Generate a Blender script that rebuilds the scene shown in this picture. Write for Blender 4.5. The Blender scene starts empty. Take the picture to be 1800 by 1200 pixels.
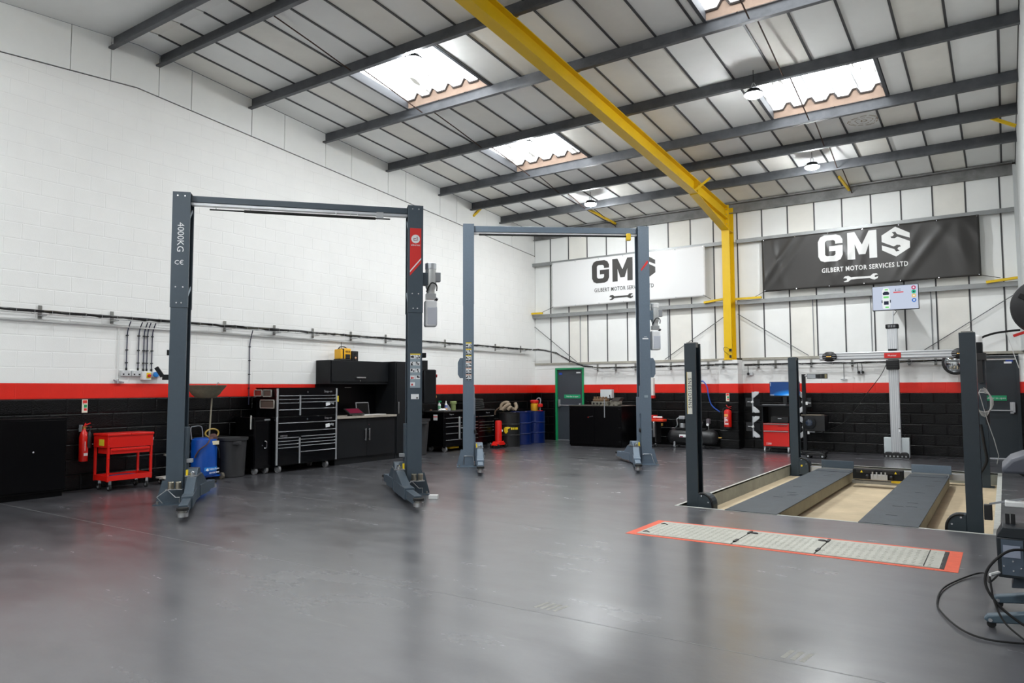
import bpy, math, random
from math import sin, cos, pi, radians, atan2, sqrt
from mathutils import Vector, Matrix

random.seed(7)
scene = bpy.context.scene
COL = scene.collection

# ------------------------------------------------------------------ camera
cam = bpy.data.cameras.new('camera')
cam.sensor_width = 36.0
cam.lens = 25.4
cam.clip_end = 200
cam_o = bpy.data.objects.new('camera', cam)
COL.objects.link(cam_o)
def set_cam(loc, yaw, pitch, roll):
    f = Vector((-sin(yaw)*cos(pitch), cos(yaw)*cos(pitch), sin(pitch)))
    r = Vector((cos(yaw), sin(yaw), 0)); u = r.cross(f)
    r2 = r*cos(roll)+u*sin(roll); u2 = -r*sin(roll)+u*cos(roll)
    m = Matrix((( r2.x, u2.x, -f.x, loc[0]), (r2.y, u2.y, -f.y, loc[1]), (r2.z, u2.z, -f.z, loc[2]), (0, 0, 0, 1)))
    cam_o.matrix_world = m
set_cam((11.384, -17.945, 1.476), radians(34.226), radians(3.716), radians(-0.206))
scene.camera = cam_o

# ------------------------------------------------------------------ world, exposure
w = bpy.data.worlds.new('World'); scene.world = w; w.use_nodes = True
bg = w.node_tree.nodes['Background']; bg.inputs[0].default_value = (0.72, 0.82, 1.0, 1); bg.inputs[1].default_value = 1.0
vs = scene.view_settings
vs.view_transform = 'Standard'; vs.look = 'None'; vs.gamma = 1.0; vs.use_curve_mapping = False
vs.exposure = 0.35
LAMP = 440.0      # radiance of the high-bay lamps
SKYL = 6.0        # radiance of the daylight behind the rooflights

# ------------------------------------------------------------------ materials
def s2l(c):
    return tuple((x/12.92 if x <= .04045 else ((x+.055)/1.055)**2.4) for x in (v/255 for v in c))
MATS = {}
def M(name, col, rough=.5, metal=0., var=0., scale=6., bump=0., bscale=60., coat=0., emit=0., spec=.5, trans=0., lin=False):
    if name in MATS: return MATS[name]
    c = col if lin else s2l(col)
    m = bpy.data.materials.new(name); m.use_nodes = True
    nt = m.node_tree; b = nt.nodes['Principled BSDF']
    b.inputs['Base Color'].default_value = (*c, 1)
    b.inputs['Roughness'].default_value = rough; b.inputs['Metallic'].default_value = metal
    b.inputs['Specular IOR Level'].default_value = spec
    b.inputs['Coat Weight'].default_value = coat; b.inputs['Coat Roughness'].default_value = .12
    b.inputs['Transmission Weight'].default_value = trans
    if emit:
        b.inputs['Emission Color'].default_value = (*c, 1); b.inputs['Emission Strength'].default_value = emit
    if var or bump:
        tc = nt.nodes.new('ShaderNodeTexCoord')
    if var:
        n = nt.nodes.new('ShaderNodeTexNoise'); n.inputs['Scale'].default_value = scale; n.inputs['Detail'].default_value = 6; n.inputs['Roughness'].default_value = .65
        nt.links.new(tc.outputs['Object'], n.inputs['Vector'])
        r = nt.nodes.new('ShaderNodeValToRGB')
        r.color_ramp.elements[0].position = .3; r.color_ramp.elements[1].position = .7
        r.color_ramp.elements[0].color = (*[max(0, x*(1-var)) for x in c], 1)
        r.color_ramp.elements[1].color = (*[min(1, x*(1+var*.6)) for x in c], 1)
        nt.links.new(n.outputs['Fac'], r.inputs['Fac']); nt.links.new(r.outputs['Color'], b.inputs['Base Color'])
    if bump:
        n2 = nt.nodes.new('ShaderNodeTexNoise'); n2.inputs['Scale'].default_value = bscale; n2.inputs['Detail'].default_value = 4
        nt.links.new(tc.outputs['Object'], n2.inputs['Vector'])
        bp = nt.nodes.new('ShaderNodeBump'); bp.inputs['Strength'].default_value = bump; bp.inputs['Distance'].default_value = .01
        nt.links.new(n2.outputs['Fac'], bp.inputs['Height']); nt.links.new(bp.outputs['Normal'], b.inputs['Normal'])
    MATS[name] = m
    return m

white_paint = M('white_block_paint', (243, 243, 241), .62, bump=.10, bscale=70, var=.03, scale=1.5)
red_paint = M('red_block_paint', (228, 36, 18), .42, bump=.22, bscale=70, var=.08, scale=2)
black_paint = M('black_block_paint', (4, 4, 5), .20, bump=.6, bscale=75, var=.15, scale=2, spec=.30)
lining = M('white_lining_board', (242, 243, 241), .7, var=.04, scale=1.2)
lining_warm = M('aged_lining_board', (238, 236, 229), .7, var=.06, scale=1.5)
joint_dark = M('dark_joint_strip', (70, 70, 72), .55)
purlin_m = M('grey_purlin_steel', (86, 88, 92), .5, metal=.25, var=.35, scale=3)
eave_m = M('eave_steel', (134, 134, 133), .6, metal=.2, var=.4, scale=2.5)
girt_m = M('galvanised_rail', (150, 152, 152), .45, metal=.5, var=.15, scale=4)
yellow_m = M('yellow_steel_paint', (230, 188, 0), .42, var=.04, scale=2)
yellow_rail = M('yellow_bracket_paint', (226, 188, 20), .5)
concrete = M('pit_concrete', (196, 178, 148), .85, var=.22, scale=1.6, bump=.1, bscale=30)
concrete_w = M('pit_wall_paint', (158, 160, 150), .75, var=.2, scale=4)
sill_m = M('concrete_sill', (176, 172, 160), .85, var=.25, scale=5, bump=.2, bscale=40)
steel = M('bright_steel', (176, 178, 180), .32, metal=.9)
zinc = M('zinc_plate', (150, 150, 146), .42, metal=.8, var=.2, scale=20)
chrome = M('chrome', (214, 216, 220), .18, metal=1.)
alu = M('aluminium', (192, 195, 199), .38, metal=.75)
blackp = M('black_plastic', (22, 22, 24), .42)
rubber = M('black_rubber', (16, 16, 16), .75)
blackm = M('black_cabinet_paint', (7, 7, 9), .34, var=.1, scale=3, spec=.15)
blackgloss = M('gloss_black_paint', (5, 5, 7), .22, spec=.3)
charcoal = M('charcoal_metal', (20, 22, 25), .5, spec=.25)
whitep = M('white_plastic', (228, 229, 228), .45)
greyp = M('grey_plastic', (140, 143, 147), .5)
redm = M('red_gloss_paint', (214, 24, 14), .32, coat=.3)
redp = M('red_plastic', (204, 26, 20), .4)
print_white = M('white_print', (236, 238, 240), .6)
print_dark = M('dark_print', (40, 40, 42), .7)
print_red = M('red_print', (222, 44, 40), .5)
print_blue = M('blue_print', (30, 70, 170), .5)
print_green = M('green_print', (22, 150, 90), .5)
print_yel = M('yellow_print', (236, 206, 30), .5)

def floor_material():
    m = bpy.data.materials.new('grey_epoxy_floor'); m.use_nodes = True; nt = m.node_tree; L = nt.links
    b = nt.nodes['Principled BSDF']; tc = nt.nodes.new('ShaderNodeTexCoord')
    def noise(sc, det, stretch=None):
        n = nt.nodes.new('ShaderNodeTexNoise'); n.inputs['Scale'].default_value = sc; n.inputs['Detail'].default_value = det; n.inputs['Roughness'].default_value = .6
        if stretch:
            mp = nt.nodes.new('ShaderNodeMapping'); mp.inputs['Scale'].default_value = stretch; mp.inputs['Rotation'].default_value = (0, 0, .5)
            L.new(tc.outputs['Object'], mp.inputs['Vector']); L.new(mp.outputs['Vector'], n.inputs['Vector'])
        else: L.new(tc.outputs['Object'], n.inputs['Vector'])
        return n
    a = noise(.45, 7); c2 = noise(1.3, 7, (1, 2.6, 1)); d = noise(28, 3)
    mx = nt.nodes.new('ShaderNodeMix'); mx.data_type = 'FLOAT'; mx.inputs[0].default_value = .55
    L.new(a.outputs['Fac'], mx.inputs[2]); L.new(c2.outputs['Fac'], mx.inputs[3])
    r = nt.nodes.new('ShaderNodeValToRGB'); e = r.color_ramp.elements
    e[0].position = .33; e[1].position = .68
    e[0].color = (*s2l((58, 58, 62)), 1); e[1].color = (*s2l((92, 92, 96)), 1)
    L.new(mx.outputs[0], r.inputs['Fac'])
    # rare pale scuffs
    sc = noise(1.1, 10, (1, 9, 1)); r2 = nt.nodes.new('ShaderNodeValToRGB'); r2.color_ramp.elements[0].position = .64; r2.color_ramp.elements[1].position = .9; r2.color_ramp.elements[1].color = (.45, .45, .45, 1)
    L.new(sc.outputs['Fac'], r2.inputs['Fac'])
    mc = nt.nodes.new('ShaderNodeMix'); mc.data_type = 'RGBA'; mc.inputs[7].default_value = (*s2l((150, 149, 146)), 1)
    L.new(r2.outputs['Color'], mc.inputs[0]); L.new(r.outputs['Color'], mc.inputs[6]); L.new(mc.outputs[2], b.inputs['Base Color'])
    rr = nt.nodes.new('ShaderNodeMapRange'); rr.inputs[3].default_value = .34; rr.inputs[4].default_value = .48
    L.new(c2.outputs['Fac'], rr.inputs[0]); L.new(rr.outputs[0], b.inputs['Roughness'])
    bp = nt.nodes.new('ShaderNodeBump'); bp.inputs['Strength'].default_value = .05; bp.inputs['Distance'].default_value = .01
    L.new(d.outputs['Fac'], bp.inputs['Height']); L.new(bp.outputs['Normal'], b.inputs['Normal'])
    b.inputs['Specular IOR Level'].default_value = .5
    b.inputs['Coat Weight'].default_value = 1.0; b.inputs['Coat IOR'].default_value = 1.65
    rc = nt.nodes.new('ShaderNodeMapRange'); rc.inputs[3].default_value = .17; rc.inputs[4].default_value = .31
    L.new(mx.outputs[0], rc.inputs[0]); rc.inputs[1].default_value = .32; rc.inputs[2].default_value = .68; L.new(rc.outputs[0], b.inputs['Coat Roughness']); L.new(bp.outputs['Normal'], b.inputs['Coat Normal'])
    return m
floor_m = floor_material()

# ------------------------------------------------------------------ mesh builder
class B:
    def __init__(s): s.v = []; s.f = []; s.m = []; s.c = 0
    def mat(s, i): s.c = i; return s
    def add(s, vs_, fs):
        o = len(s.v); s.m += [s.c]*len(fs); s.v += [tuple(p) for p in vs_]; s.f += [tuple(i+o for i in f) for f in fs]; return s
    def box(s, x0, x1, y0, y1, z0, z1):
        return s.add([(x0,y0,z0),(x1,y0,z0),(x1,y1,z0),(x0,y1,z0),(x0,y0,z1),(x1,y0,z1),(x1,y1,z1),(x0,y1,z1)],
                     [(0,3,2,1),(4,5,6,7),(0,1,5,4),(1,2,6,5),(2,3,7,6),(3,0,4,7)])
    def bar(s, p, q, wd, ht, up=(0,0,1)):
        p = Vector(p); q = Vector(q); d = (q-p).normalized(); up = Vector(up)
        if abs(d.dot(up)) > .99: up = Vector((0,1,0))
        sx = d.cross(up).normalized(); uz = sx.cross(d).normalized()
        c = [(-.5,-.5),(.5,-.5),(.5,.5),(-.5,.5)]
        vv = [p+sx*a*wd+uz*b_*ht for a, b_ in c]+[q+sx*a*wd+uz*b_*ht for a, b_ in c]
        return s.add(vv, [(0,1,2,3),(7,6,5,4),(0,4,5,1),(1,5,6,2),(2,6,7,3),(3,7,4,0)])
    def cyl(s, p, q, r, r2=None, n=16, caps=True):
        p = Vector(p); q = Vector(q); r2 = r if r2 is None else r2
        d = (q-p).normalized(); a = Vector((1,0,0)) if abs(d.x) < .9 else Vector((0,1,0))
        x = d.cross(a).normalized(); y = d.cross(x)
        vv = [p+(x*cos(2*pi*i/n)+y*sin(2*pi*i/n))*r for i in range(n)]+[q+(x*cos(2*pi*i/n)+y*sin(2*pi*i/n))*r2 for i in range(n)]
        ff = [(i, (i+1) % n, n+(i+1) % n, n+i) for i in range(n)]
        if caps: ff += [tuple(range(n-1, -1, -1)), tuple(range(n, 2*n))]
        return s.add(vv, ff)
    def tube(s, pts, r, n=6, closed=False):
        pts = [Vector(p) for p in pts]; N = len(pts); vv = []; ff = []
        prev = None
        for i, p in enumerate(pts):
            a = pts[(i-1) % N] if (i > 0 or closed) else p; b_ = pts[(i+1) % N] if (i < N-1 or closed) else p
            d = (b_-a).normalized()
            if prev is None:
                u = Vector((0,0,1)) if abs(d.z) < .9 else Vector((1,0,0)); x = d.cross(u).normalized()
            else:
                x = (prev-d*prev.dot(d)).normalized()
            prev = x; y = d.cross(x)
            vv += [p+(x*cos(2*pi*k/n)+y*sin(2*pi*k/n))*r for k in range(n)]
        M_ = N if closed else N-1
        for i in range(M_):
            j = (i+1) % N
            ff += [(i*n+k, i*n+(k+1) % n, j*n+(k+1) % n, j*n+k) for k in range(n)]
        if not closed: ff += [tuple(range(n-1,-1,-1)), tuple((N-1)*n+k for k in range(n))]
        return s.add(vv, ff)
    def lathe(s, prof, c=(0,0,0), n=20, axis='z'):
        vv = []; ff = []; m = len(prof)
        for r, h in prof:
            for k in range(n):
                a = 2*pi*k/n; p = (r*cos(a), r*sin(a), h)
                if axis == 'y': p = (p[0], -p[2], p[1])
                if axis == 'x': p = (p[2], p[0], p[1])
                vv.append((c[0]+p[0], c[1]+p[1], c[2]+p[2]))
        for i in range(m-1):
            ff += [(i*n+k, i*n+(k+1) % n, (i+1)*n+(k+1) % n, (i+1)*n+k) for k in range(n)]
        ff += [tuple(range(n-1,-1,-1)), tuple((m-1)*n+k for k in range(n))]
        return s.add(vv, ff)
    def prism(s, poly, t0, t1, plane='xz'):
        # polygon extruded; 'xz' -> along y, 'xy' -> along z, 'yz' -> along x
        def P(a, b_, t): return {'xz': (a, t, b_), 'xy': (a, b_, t), 'yz': (t, a, b_)}[plane]
        n = len(poly)
        vv = [P(a, b_, t0) for a, b_ in poly]+[P(a, b_, t1) for a, b_ in poly]
        return s.add(vv, [tuple(range(n)), tuple(range(2*n-1, n-1, -1))]+[(i, n+i, n+(i+1) % n, (i+1) % n) for i in range(n)])
    def sphere(s, c, r, n=10, sq=(1,1,1)):
        prof = [(r*sin(pi*i/n), -r*cos(pi*i/n)) for i in range(1, n)]
        o = len(s.v); s.lathe(prof, (0,0,0), n*2)
        for i in range(o, len(s.v)):
            p = s.v[i]; s.v[i] = (c[0]+p[0]*sq[0], c[1]+p[1]*sq[1], c[2]+p[2]*sq[2])
        return s
    def obj(s, name, mat, parent=None, smooth=True, bevel=0., seg=2, loc=None, rot=None):
        me = bpy.data.meshes.new(name); me.from_pydata(s.v, [], s.f); me.update()
        import bmesh
        bm = bmesh.new(); bm.from_mesh(me); bmesh.ops.recalc_face_normals(bm, faces=bm.faces); bm.to_mesh(me); bm.free()
        for m in (mat if isinstance(mat, (list, tuple)) else [mat]): me.materials.append(m)
        if any(s.m): me.polygons.foreach_set('material_index', s.m)
        if smooth:
            me.polygons.foreach_set('use_smooth', [True]*len(me.polygons)); me.set_sharp_from_angle(angle=radians(32))
        o = bpy.data.objects.new(name, me); COL.objects.link(o)
        if parent is not None: o.parent = parent
        if loc is not None: o.location = loc
        if rot is not None: o.rotation_euler = rot
        if bevel:
            md = o.modifiers.new('bevel', 'BEVEL'); md.width = bevel; md.segments = seg; md.limit_method = 'ANGLE'; md.angle_limit = radians(40)
        return o

def tag(o, label, cat, group=None, kind=None):
    if label: o['label'] = label
    if cat: o['category'] = cat
    if group: o['group'] = group
    if kind: o['kind'] = kind
    return o
def thing(name, label, cat, loc=(0,0,0), rz=0., group=None):
    o = bpy.data.objects.new(name, None); COL.objects.link(o); o.empty_display_size = .1
    o.location = loc; o.rotation_euler = (0, 0, rz)
    return tag(o, label, cat, group)
def struct(o): o['kind'] = 'structure'; return o
def link(name, me, parent, loc=(0,0,0), rot=(0,0,0), scale=(1,1,1)):
    o = bpy.data.objects.new(name, me); COL.objects.link(o); o.parent = parent; o.location = loc; o.rotation_euler = rot; o.scale = scale; return o
def copy_tree(o, parent=None):
    c = o.copy(); COL.objects.link(c); c.parent = parent
    for ch in o.children: copy_tree(ch, c)
    return c
def arc(c, r, a0, a1, n, plane='xz', off=0.):
    out = []
    for i in range(n+1):
        a = a0+(a1-a0)*i/n
        x, z = c[0]+r*cos(a), c[1]+r*sin(a)
        out.append({'xz': (x, off, z), 'xy': (x, z, off), 'yz': (off, x, z)}[plane])
    return out
def spline(pts, sub=6):
    P = [Vector(p) for p in pts]; out = []
    for i in range(len(P)-1):
        p0 = P[max(i-1, 0)]; p1 = P[i]; p2 = P[i+1]; p3 = P[min(i+2, len(P)-1)]
        for k in range(sub):
            t = k/sub
            out.append(.5*((2*p1)+(p2-p0)*t+(2*p0-5*p1+4*p2-p3)*t*t+(3*p1-p0-3*p2+p3)*t**3))
    out.append(P[-1]); return out
def text(name, body, size, mat, parent, loc, rot=(pi/2, 0, 0), thick=.0015, align='CENTER', xscale=1., spacing=1., bold=0.):
    cu = bpy.data.curves.new(name, 'FONT'); cu.body = body; cu.size = size; cu.extrude = thick; cu.align_x = align; cu.align_y = 'CENTER'
    cu.resolution_u = 2; cu.offset = bold; cu.space_character = spacing
    t = bpy.data.objects.new(name, cu); COL.objects.link(t)
    dg = bpy.context.evaluated_depsgraph_get(); dg.update()
    me = bpy.data.meshes.new_from_object(t.evaluated_get(dg)); me.name = name
    bpy.data.objects.remove(t); bpy.data.curves.remove(cu)
    me.materials.clear(); me.materials.append(mat)
    o = bpy.data.objects.new(name, me); COL.objects.link(o); o.parent = parent; o.location = loc; o.rotation_euler = rot; o.scale = (xscale, 1, 1)
    return o

# ================================================================== THE HALL
W = 11.75            # right wall
YF = -23.9           # front wall (behind the camera)
RID = -11.94
def zr(y): return 7.047-0.0798*abs(y-RID)          # underside of the roof lining
def zb(y): return zr(y)-.72                         # top of the gable blockwork
PUR = [-12.325, -11.56, -9.79, -8.02, -6.19, -4.356, -3.06, -1.75]

# floor with the recess for the four-post lift
PX0, PX1, PY0, PY1, PZ = 7.93, 11.23, -9.17, -3.0, -.20
XR = 15.0
b = B()
for x0, x1, y0, y1 in [(-.3, PX0, YF-.3, .3), (PX1, XR, YF-.3, .3), (PX0, PX1, YF-.3, PY0), (PX0, PX1, PY1, .3)]:
    b.add([(x0,y0,0),(x1,y0,0),(x1,y1,0),(x0,y1,0)], [(0,1,2,3)])
floor = struct(b.obj('floor', floor_m, smooth=False))
B().box(PX0-.05, PX1+.05, PY0-.05, PY1+.05, PZ-.1, PZ).obj('recess_floor', concrete, floor)
b = B()
b.box(PX0-.04, PX0, PY0-.04, PY1+.04, PZ, -.001).box(PX1, PX1+.04, PY0-.04, PY1+.04, PZ, -.001)
b.box(PX0, PX1, PY0-.04, PY0, PZ, -.001).box(PX0, PX1, PY1, PY1+.04, PZ, -.001)
b.obj('recess_wall', concrete_w, floor)
edge_m = M('recess_edge_paint', (196, 198, 192), .6, var=.2, scale=8)
b = B(); e = .035
b.box(PX0-e, PX0, PY0-e, PY1+e, -.02, .003).box(PX1, PX1+.06, PY0-e, PY1+e, -.02, .003)
b.box(PX0, PX1, PY0-e, PY0, -.02, .003).box(PX0, PX1, PY1, PY1+e, -.02, .003)
b.obj('recess_edging', edge_m, floor)

# block mesh: front face with chamfered edges, set proud of the mortar
def block_mesh(name, wd, h, mat, d=.006, ch=.006):
    me = bpy.data.meshes.new(name)
    # local: x along the wall, z up, front towards -y
    a = [(0,0,0),(wd,0,0),(wd,0,h),(0,0,h)]
    f = [(ch,-d,ch),(wd-ch,-d,ch),(wd-ch,-d,h-ch),(ch,-d,h-ch)]
    me.from_pydata(a+f, [], [(4,5,6,7),(0,1,5,4),(1,2,6,5),(2,3,7,6),(3,0,4,7)])
    me.materials.append(mat); return me
def course_mat(i): return black_paint if i < 6 else red_paint if i == 6 else white_paint
BL, BH, CO = .44, .215, .225
bmesh_cache = {}
def get_block(wd, i):
    key = (round(wd, 3), 0 if i < 6 else 1 if i == 6 else 2)
    if key not in bmesh_cache: bmesh_cache[key] = block_mesh('block', wd, BH, course_mat(i), *((.008, .012) if i < 6 else (.0022, .004)))
    return bmesh_cache[key]
mortar = {0: black_paint, 1: red_paint, 2: white_paint}

# --- left gable wall
lo = [(.3, 0), (YF, 0), (YF, 1.35), (.3, 1.35)]
b = B().prism(lo, -.25, 0, 'yz'); wall_left = struct(b.obj('wall_left', black_paint, smooth=False))
B().prism([(.3,1.35),(YF,1.35),(YF,1.575),(.3,1.575)], -.25, 0, 'yz').obj('red_band', red_paint, wall_left, smooth=False)
B().prism([(.3,1.575),(YF,1.575),(YF,zb(YF)),(RID,zb(RID)),(.3,zb(.3))], -.25, 0, 'yz').obj('white_blockwork', white_paint, wall_left, smooth=False)
# blocks: single objects in the nine lower courses that show, the rest joined
rest = {0: B(), 1: B(), 2: B()}
nsing = 0
def add_rest(bb, y0, y1, z0, z1, d=.006, ch=.006):
    bb.add([(0,y0,z0),(0,y1,z0),(0,y1,z1),(0,y0,z1),(d,y0+ch,z0+ch),(d,y1-ch,z0+ch),(d,y1-ch,z1-ch),(d,y0+ch,z1-ch)],
           [(4,5,6,7),(0,1,5,4),(1,2,6,5),(2,3,7,6),(3,0,4,7)])
for i in range(30):
    z0 = i*CO+.005
    off = -.225 if i % 2 else 0
    y = -15.3+off
    while y < -.05:
        y0 = y; y1 = min(y+BL, 0)
        top = min(z0+BH, zb(min((y0, y1), key=lambda q: zb(q)))-.004)
        if top-z0 > .04:
            if i < 9 and y1-y0 > BL-.001 and -14.1 < y0:
                link('block', get_block(BL, i), wall_left, (0, y0, z0), (0, 0, pi/2)); nsing += 1
            else:
                add_rest(rest[0 if i < 6 else 1 if i == 6 else 2], y0, y1, z0, top, *((.008, .012) if i < 6 else (.0022, .004)))
        y += BL+.01
for k, bb in rest.items():
    if bb.v: tag(bb.obj('blocks', mortar[k], wall_left, smooth=False), None, None, kind='stuff')
# gable lining boards above the blockwork
ys = [-15.4, -14.1, -12.95, -12.36, -11.58, -11.0, -9.79, -9.05, -8.02, -7.3, -6.19, -5.6, -4.36, -3.7, -2.4, -1.2, 0.0]
for y0, y1 in zip(ys[:-1], ys[1:]):
    a, c = y0+.006, y1-.006
    poly = [(a, zb(a)+.018), (c, zb(c)+.018), (c, zr(c)-.006), (a, zr(a)-.006)]
    if a < RID < c: poly = [(a, zb(a)+.018), (RID, zb(RID)+.018), (c, zb(c)+.018), (c, zr(c)-.006), (RID, zr(RID)-.006), (a, zr(a)-.006)]
    B().prism(poly, -.02, .004, 'yz').obj('gable_board', lining, wall_left, smooth=False)
B().prism([(.3, zb(.3)-.02), (RID, zb(RID)-.02), (YF, zb(YF)-.02), (YF, zr(YF)), (RID, zr(RID)), (.3, zr(.3))], -.08, -.021, 'yz').obj('gable_backing', joint_dark, wall_left, smooth=False)

# --- back wall: blockwork below, lining boards between dark strips above
DOORS = [(.70, 1.62, 2.06), (10.70, 11.64, 2.12)]
b = B()
segs = [(-.25, .70), (1.62, 10.70), (11.64, W+.3)]
for x0, x1 in segs: b.box(x0, x1, 0, .25, 0, 1.35)
wall_back = struct(b.obj('wall_back', black_paint, smooth=False))
b = B(); [b.box(x0, x1, 0, .25, 1.35, 1.575) for x0, x1 in segs]; b.obj('red_band', red_paint, wall_back, smooth=False)
b = B(); [b.box(x0, x1, 0, .25, 1.575, 2.03) for x0, x1 in segs]; b.box(-.25, W+.3, 0, .25, 2.025, 2.15)
b.box(10.7, 11.64, 0, .25, 2.12, 2.15); b.obj('white_blockwork', white_paint, wall_back, smooth=False)
for i in range(10):
    z0 = i*CO+.005; x = .0-(.225 if i % 2 else 0)
    while x < W-.02:
        parts = [(max(x, .01), min(x+BL, W))]
        for d0, d1, dz in DOORS:
            if z0 < dz-.02 and z0+BH > 0:
                np_ = []
                for p0, p1 in parts:
                    if p1 <= d0-.06 or p0 >= d1+.06: np_.append((p0, p1)); continue
                    if p0 < d0-.06: np_.append((p0, d0-.06))
                    if p1 > d1+.06: np_.append((d1+.06, p1))
                parts = np_
        for p0, p1 in parts:
            if p1-p0 > .05 and not (5.62 < p0 and p1 < 6.04):
                h = min(BH, 2.145-z0)
                o = link('block', get_block(p1-p0, i), wall_back, (p0, 0, z0))
                if h < BH: o.scale = (1, 1, h/BH)
        x += BL+.01
# block pier around the column foot
px0, px1, pyf = 5.60, 6.06, -.42
pier = B().box(px0, px1, pyf, .02, 0, 1.35).obj('pier', black_paint, wall_back, smooth=False)
B().box(px0, px1, pyf, .02, 1.35, 1.575).obj('pier_red_band', red_paint, pier, smooth=False)
B().box(px0, px1, pyf, .02, 1.575, 2.15).obj('pier_white', white_paint, pier, smooth=False)
for i in range(10):
    z0 = i*CO+.005; h = min(BH, 2.145-z0)
    o = link('block', get_block(px1-px0, i), pier, (px0, pyf, z0)); o.scale.z = h/BH
    o = link('block', get_block(.42, i), pier, (px1, pyf, z0), (0, 0, pi/2)); o.scale.z = h/BH
    o = link('block', get_block(.42, i), pier, (px0, 0, z0), (0, 0, -pi/2)); o.scale.z = h/BH
# sill between blockwork and lining
B().box(-.02, px0, -.03, .05, 2.15, 2.205).box(px1, W, -.03, .05, 2.15, 2.205).obj('sill', sill_m, wall_back, smooth=False)
# lining boards
JP, J0 = .6058, .55
ZE = 5.86
xs = [0.0]+[J0+JP*k for k in range(19)]+[W]
for k, (x0, x1) in enumerate(zip(xs[:-1], xs[1:])):
    B().box(x0+.012, x1-.012, 0, .02, 2.205, 6.06).obj('lining_board', lining_warm if k % 5 == 2 else lining, wall_back, smooth=False)
b = B(); b.box(-.25, W+.3, .021, .25, 2.1, 6.2); b.obj('lining_backing', joint_dark, wall_back, smooth=False)
for x in xs[1:-1]:
    B().box(x-.015, x+.015, -.008, .02, 2.205, 5.9).obj('joint_strip', joint_dark, wall_back, smooth=False)
# thin conduit risers running down the boards
for x in (1.43, 4.05, 7.64, 8.87, 10.05):
    B().cyl((x+.09, -.012, 2.2), (x+.09, -.012, 3.55), .011, n=6).obj('conduit', greyp, wall_back)

# --- right wall and the parts of the hall behind the camera
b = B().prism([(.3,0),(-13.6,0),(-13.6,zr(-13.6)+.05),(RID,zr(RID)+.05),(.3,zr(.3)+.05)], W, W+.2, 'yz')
right_paint = M('shaded_white_wall_paint', (200, 203, 203), .65, bump=.1, bscale=70, var=.04, scale=1.5)  # white wall, its shade is put into this greyer base colour
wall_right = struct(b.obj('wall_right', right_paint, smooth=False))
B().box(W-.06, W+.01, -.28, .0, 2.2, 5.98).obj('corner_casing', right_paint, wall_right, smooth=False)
B().box(W-.008, W+.01, -13.6, 0, 1.35, 1.575).obj('red_band', red_paint, wall_right, smooth=False)
B().box(W-.008, W+.01, -13.6, 0, 0, 1.35).obj('black_band', black_paint, wall_right, smooth=False)
b = B().prism([(-13.6,0),(YF,0),(YF,zr(YF)),(-13.6,zr(-13.6))], XR, XR+.2, 'yz'); b.box(W, XR+.2, -13.6, -13.4, 0, 7.1)
struct(b.obj('wall_right_bay', white_paint, smooth=False))
b = B().box(-.3, XR+.2, YF-.25, YF, 0, zr(YF)+.1); struct(b.obj('wall_front', white_paint, smooth=False))

# --- ceiling: boards between dark strips, in bays between the purlins
CJ0, CJP = .60, .606
b = B()
SKY = [(2.33, 4.17, -9.79, -8.02), (2.33, 4.17, -6.19, -4.356), (8.05, 9.90, -9.79, -8.02), (8.05, 9.90, -6.19, -4.356)]
SKY_ADDED = [(2.33, 4.17, -19.5, -17.7), (8.05, 9.90, -19.5, -17.7), (2.33, 4.17, -15.9, -14.1), (8.05, 9.90, -15.9, -14.1)]  # added rooflights on the unseen rear slope, for more light
def quad_roof(bb, x0, x1, y0, y1, up):
    bb.add([(x0,y0,zr(y0)+up),(x1,y0,zr(y0)+up),(x1,y1,zr(y1)+up),(x0,y1,zr(y1)+up)], [(0,3,2,1)])
# dark backing above the boards, with openings for the rooflights
def roof_cells(y0, y1, skys):
    row = [s for s in skys if s[2] < (y0+y1)/2 < s[3]]
    x = -.3; out = []
    for s in sorted(row): out.append((x, s[0])); x = s[1]
    out.append((x, XR+.3)); return out
ycuts = [.35, -4.356, -6.19, -8.02, -9.79, RID, -14.1, -15.9, -17.7, -19.5, YF-.3]
for y1, y0 in zip(ycuts[:-1], ycuts[1:]):
    for x0, x1 in roof_cells(y0, y1, SKY+SKY_ADDED): quad_roof(b, x0, x1, y0, y1, .03)
ceiling = struct(b.obj('ceiling', joint_dark, smooth=False))
bays = [(PUR[i], PUR[i+1]) for i in range(len(PUR)-1)]+[(-1.75, 0.0)]
cxs = [0.0]+[CJ0+CJP*k for k in range(19)]+[W]
n = 0
for (y0, y1) in bays:
    for k, (x0, x1) in enumerate(zip(cxs[:-1], cxs[1:])):
        pieces = [(x0, x1)]
        for sx0, sx1, sy0, sy1 in SKY:
            if sy0-.01 <= y0 and y1 <= sy1+.01:
                q = []
                for a, c in pieces:
                    if c <= sx0-.05 or a >= sx1+.05: q.append((a, c)); continue
                    if a < sx0-.05: q.append((a, sx0-.05))
                    if c > sx1+.05: q.append((sx1+.05, c))
                pieces = q
        for a, c in pieces:
            if c-a < .05: continue
            a += .013; c -= .013
            ym = RID if y0 < RID < y1 else None
            bb = B()
            yy = [y0, RID, y1] if ym else [y0, y1]
            for q0, q1 in zip(yy[:-1], yy[1:]):
                bb.add([(a,q0,zr(q0)),(c,q0,zr(q0)),(c,q1,zr(q1)),(a,q1,zr(q1)),(a,q0,zr(q0)+.02),(c,q0,zr(q0)+.02),(c,q1,zr(q1)+.02),(a,q1,zr(q1)+.02)],
                       [(0,3,2,1),(4,5,6,7),(0,1,5,4),(1,2,6,5),(2,3,7,6),(3,0,4,7)])
            bb.obj('ceiling_board', [lining, lining, lining_warm][(n*7+k) % 3], ceiling, smooth=False); n += 1
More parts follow.
